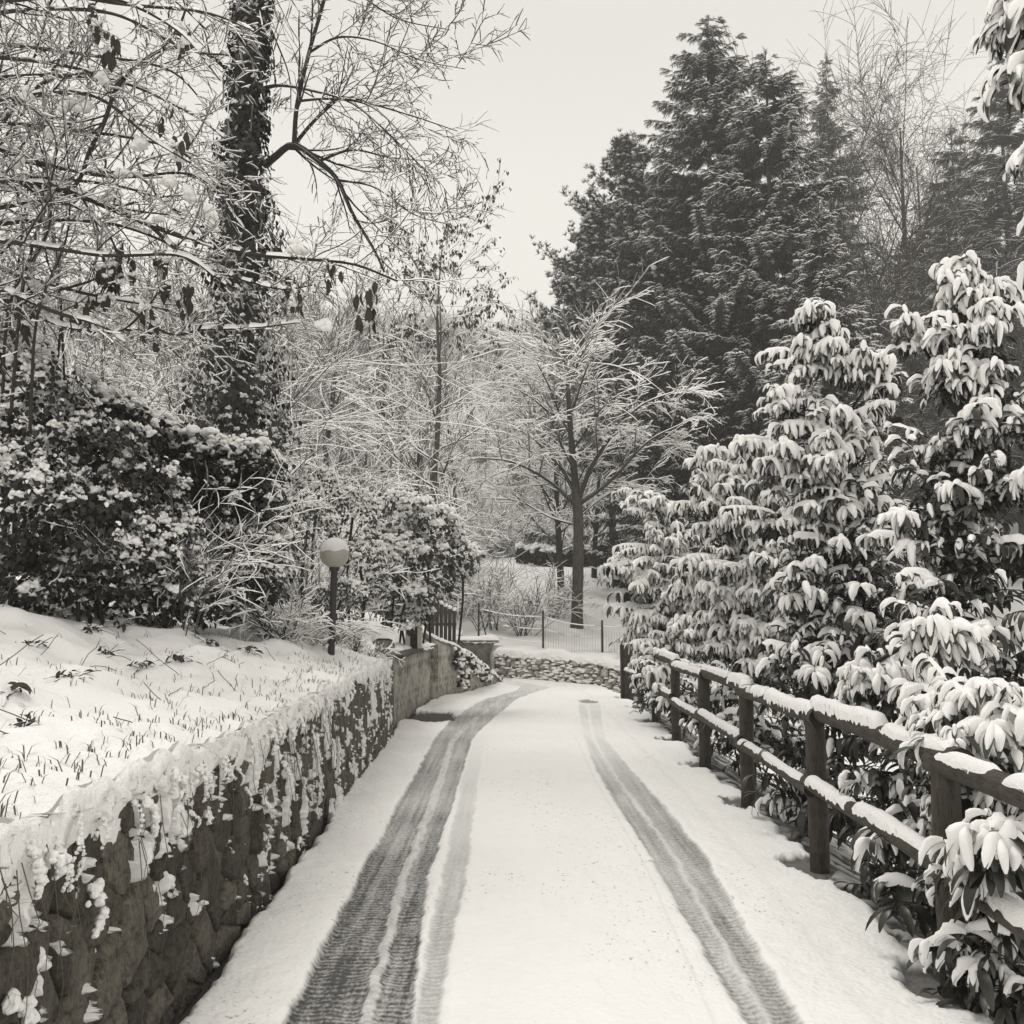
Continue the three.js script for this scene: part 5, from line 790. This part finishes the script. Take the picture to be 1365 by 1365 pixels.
// thin leafless shrubs along the garden edge
{
  const mk = (px, d, sd, h, n, sp, lb) => { const p = at(px, 800, d); p.y = gardenY(p.x, d) - 0.05; return treeThing('bare_shrub', lb, p, shrubT(sd, h, n, sp, { sw: sd === 701 || sd === 702 ? 0.0045 : 0.007, sh: sd === 701 || sd === 702 ? 0.008 : 0.012, rmin: 0.0025, r0: sd === 701 ? 0.004 : 0.007 }), M.bark, null, 'shrub'); };
  mk(240, 8.6, 701, 1.5, 10, 0.6, 'wiry bare shrub with snow lines in front of the bramble mound');
  mk(375, 9.6, 703, 0.7, 18, 0.8, 'low snowy twigs crowded between ivy stump and lamp');
  mk(425, 12.8, 704, 1.5, 16, 0.5, 'bushy snow lined twigs right behind the globe lamp');
  mk(420, 17, 705, 2.6, 20, 0.6, 'tall arching snowy shrub in the garden behind the evergreen shrub');
  mk(490, 22, 706, 3.0, 20, 0.6, 'large snowy shrub with whitened twigs beyond the garden');
  mk(400, 22, 707, 5.0, 22, 0.6, 'high thicket of snowy stems behind the ivy clad trunk');
  mk(230, 15, 708, 4.6, 24, 0.6, 'dense snowy stems seen between hazel and ivy clad trunk');
  mk(90, 13, 709, 4.6, 22, 0.6, 'grey thicket of stems above the ivy hedge');
  mk(478, 11.3, 710, 0.45, 10, 1.0, 'short snow coated twigs leaning out by the wall pillar');
}
for (const [px, d, sd, h, lb] of [[700, 29.5, 801, 1.7, 'fine bare bush growing by the wire fence stakes'], [650, 30.5, 802, 2.0, 'pale twiggy bush behind the gate wall'], [735, 33, 803, 1.5, 'low twiggy bush at the foot of the spreading tree']]) { const p = gnd(px, d); treeThing('field_shrub', lb, p, shrubT(sd, h, 18, 0.6, { sw: 0.01, sh: 0.016, rmin: 0.006 }), M.bark, null, 'shrub'); }
// ---------------------------------------------------------------- grass and twigs poking through the bank snow
{
  const R = rng(17), o = v3(-2.5, 1.2, -7), G = new GB(o), T = thing('dry_grass', 'dry grass blades and twigs poking through the snow of the bank', 'grass', o); T.userData.kind = 'stuff';
  for (let k = 0; k < 2000; k++) { const d = 2.6 + 9 * Math.pow(R(), 1.2), u = 0.02 + 2.6 * R() * R(), x = wallX(d) - u; if (fbm(x * 2.4 + 80, d * 2.4, 3) < 0.52 - 0.1 * Math.exp(-u * 4) && R() < 0.93) continue; const y = gardenY(x, d), h = 0.015 + 0.055 * R() * R() + 0.01, a = R() * 6.283, l = (0.4 + 1.8 * R()) * h, w = 0.0018 + 0.0012 * R(), cx = Math.cos(a), sx = Math.sin(a), i = G.v(x - sx * w, y - 0.02, -d + cx * w, cx, 0.3, sx); G.v(x + sx * w, y - 0.02, -d - cx * w, cx, 0.3, sx); G.v(x + cx * l * 0.4 - sx * w, y + h * 0.7, -d + sx * l * 0.4 + cx * w, cx, 0.3, sx); G.v(x + cx * l * 0.4 + sx * w, y + h * 0.7, -d + sx * l * 0.4 - cx * w, cx, 0.3, sx); G.v(x + cx * l, y + h * (0.8 + 0.2 * R()), -d + sx * l, cx, 0.3, sx); G.q(i, i + 1, i + 3, i + 2); G.t(i + 2, i + 3, i + 4); }
  for (let k = 0; k < 90; k++) { const d = 3 + 5.5 * R(), x = wallX(d) - 0.1 - 2.6 * R(), y = gardenY(x, d), a = R() * 6.283, L = 0.06 + 0.3 * R(), e = 0.1 + 0.9 * R() * R(), pts = []; for (let i = 0; i < 6; i++) { const t = i / 5; pts.push(v3(x + Math.cos(a) * L * t + (R() - 0.5) * 0.02, y - 0.02 + (k % 4 ? e * L * t : 0.2 * L * Math.sin(t * 2.7)), -d + Math.sin(a) * L * t + (R() - 0.5) * 0.02)); } G.tube(pts, pts.map(() => 0.0028), 3); }
  part('blades', G.build(true, false), M.dryGrass, T, 'stuff');
}
{
  const R = rng(18), d = 10.2, c = at(415, 830, d), o = v3(c.x, gardenY(c.x, d), -d), G = two(o), T = thing('grass_clump', 'arching clump of dead grass bent by snow at the lamp post foot', 'grass', o);
  for (let k = 0; k < 170; k++) { const a = -0.5 + 1.6 * R() - (R() < 0.3 ? 2 : 0), L = 0.35 + 0.5 * R(), p = v3(o.x + (R() - 0.6) * 0.9, o.y, o.z + (R() - 0.5) * 0.8), pts = []; for (let i = 0; i < 7; i++) { const t = i / 6; pts.push(v3(p.x + Math.cos(a) * L * t, p.y - 0.03 + L * (0.95 * t - 0.75 * t * t), p.z + Math.sin(a) * L * t * 0.5)); } const rr = pts.map((_, i) => 0.0035 * (1 - 0.6 * i / 6)); G.b.tube(pts, rr, 3); if (R() < 0.6) G.s.snow(pts, rr, 0.006, 0.009, R, 0.1); }
  part('blades', G.b.build(false, false), M.dryGrass, T, 'stuff'); part('blade_snow', G.s.build(false, false), M.twigSnow, T, 'stuff');
}

// weeds half buried in the bank snow
{
  const R = rng(29), LB = 'small dark weed clump half buried in the snow of the bank', GRP = 'weed clumps in the bank snow';
  for (const [px, py] of [[14, 925], [60, 805], [122, 838], [140, 872], [188, 892], [46, 862], [95, 905], [238, 882], [160, 835], [280, 860], [30, 985], [330, 868]]) {
    let d = 4, p = at(px, py, d); for (let k = 0; k < 400; k++) { p = at(px, py, d); if (p.y <= gardenY(p.x, d)) break; d += 0.02; } const y = gardenY(p.x, d), o = v3(p.x, y, -d), T = thing('weed_clump', LB, 'weed', o, GRP), st = new GB(o), sn = new GB(o);
    for (let k = 0; k < 9; k++) { const a = R() * 6.283, L = 0.07 + 0.12 * R(), e = 0.2 + 0.9 * R(), pts = []; for (let i = 0; i < 6; i++) { const t = i / 5; pts.push(v3(o.x + Math.cos(a) * L * t + (R() - 0.5) * 0.01, y - 0.02 + L * (e * t - 0.5 * t * t), o.z + Math.sin(a) * L * t)); } const rr = pts.map(() => 0.0026); st.tube(pts, rr, 3); sn.snow(pts, rr, 0.004, 0.007, R, 0.3); }
    part('stems', st.build(false, false), M.barkDark, T); part('snow', sn.build(false, false), M.twigSnow, T);
    for (let k = 0; k < 9; k++) { const m = part('leaf', deadLeafGeo, M.deadLeaf, T); m.position.set((R() - 0.5) * 0.12, 0.0 + 0.05 * R(), (R() - 0.5) * 0.12); m.quaternion.copy(Q(R() * 6.3, -0.3 + 1.2 * R(), R() - 0.5)); m.scale.setScalar(0.05 + 0.04 * R()); }
  }
}

shade(scene);
renderer.render(scene, camera);
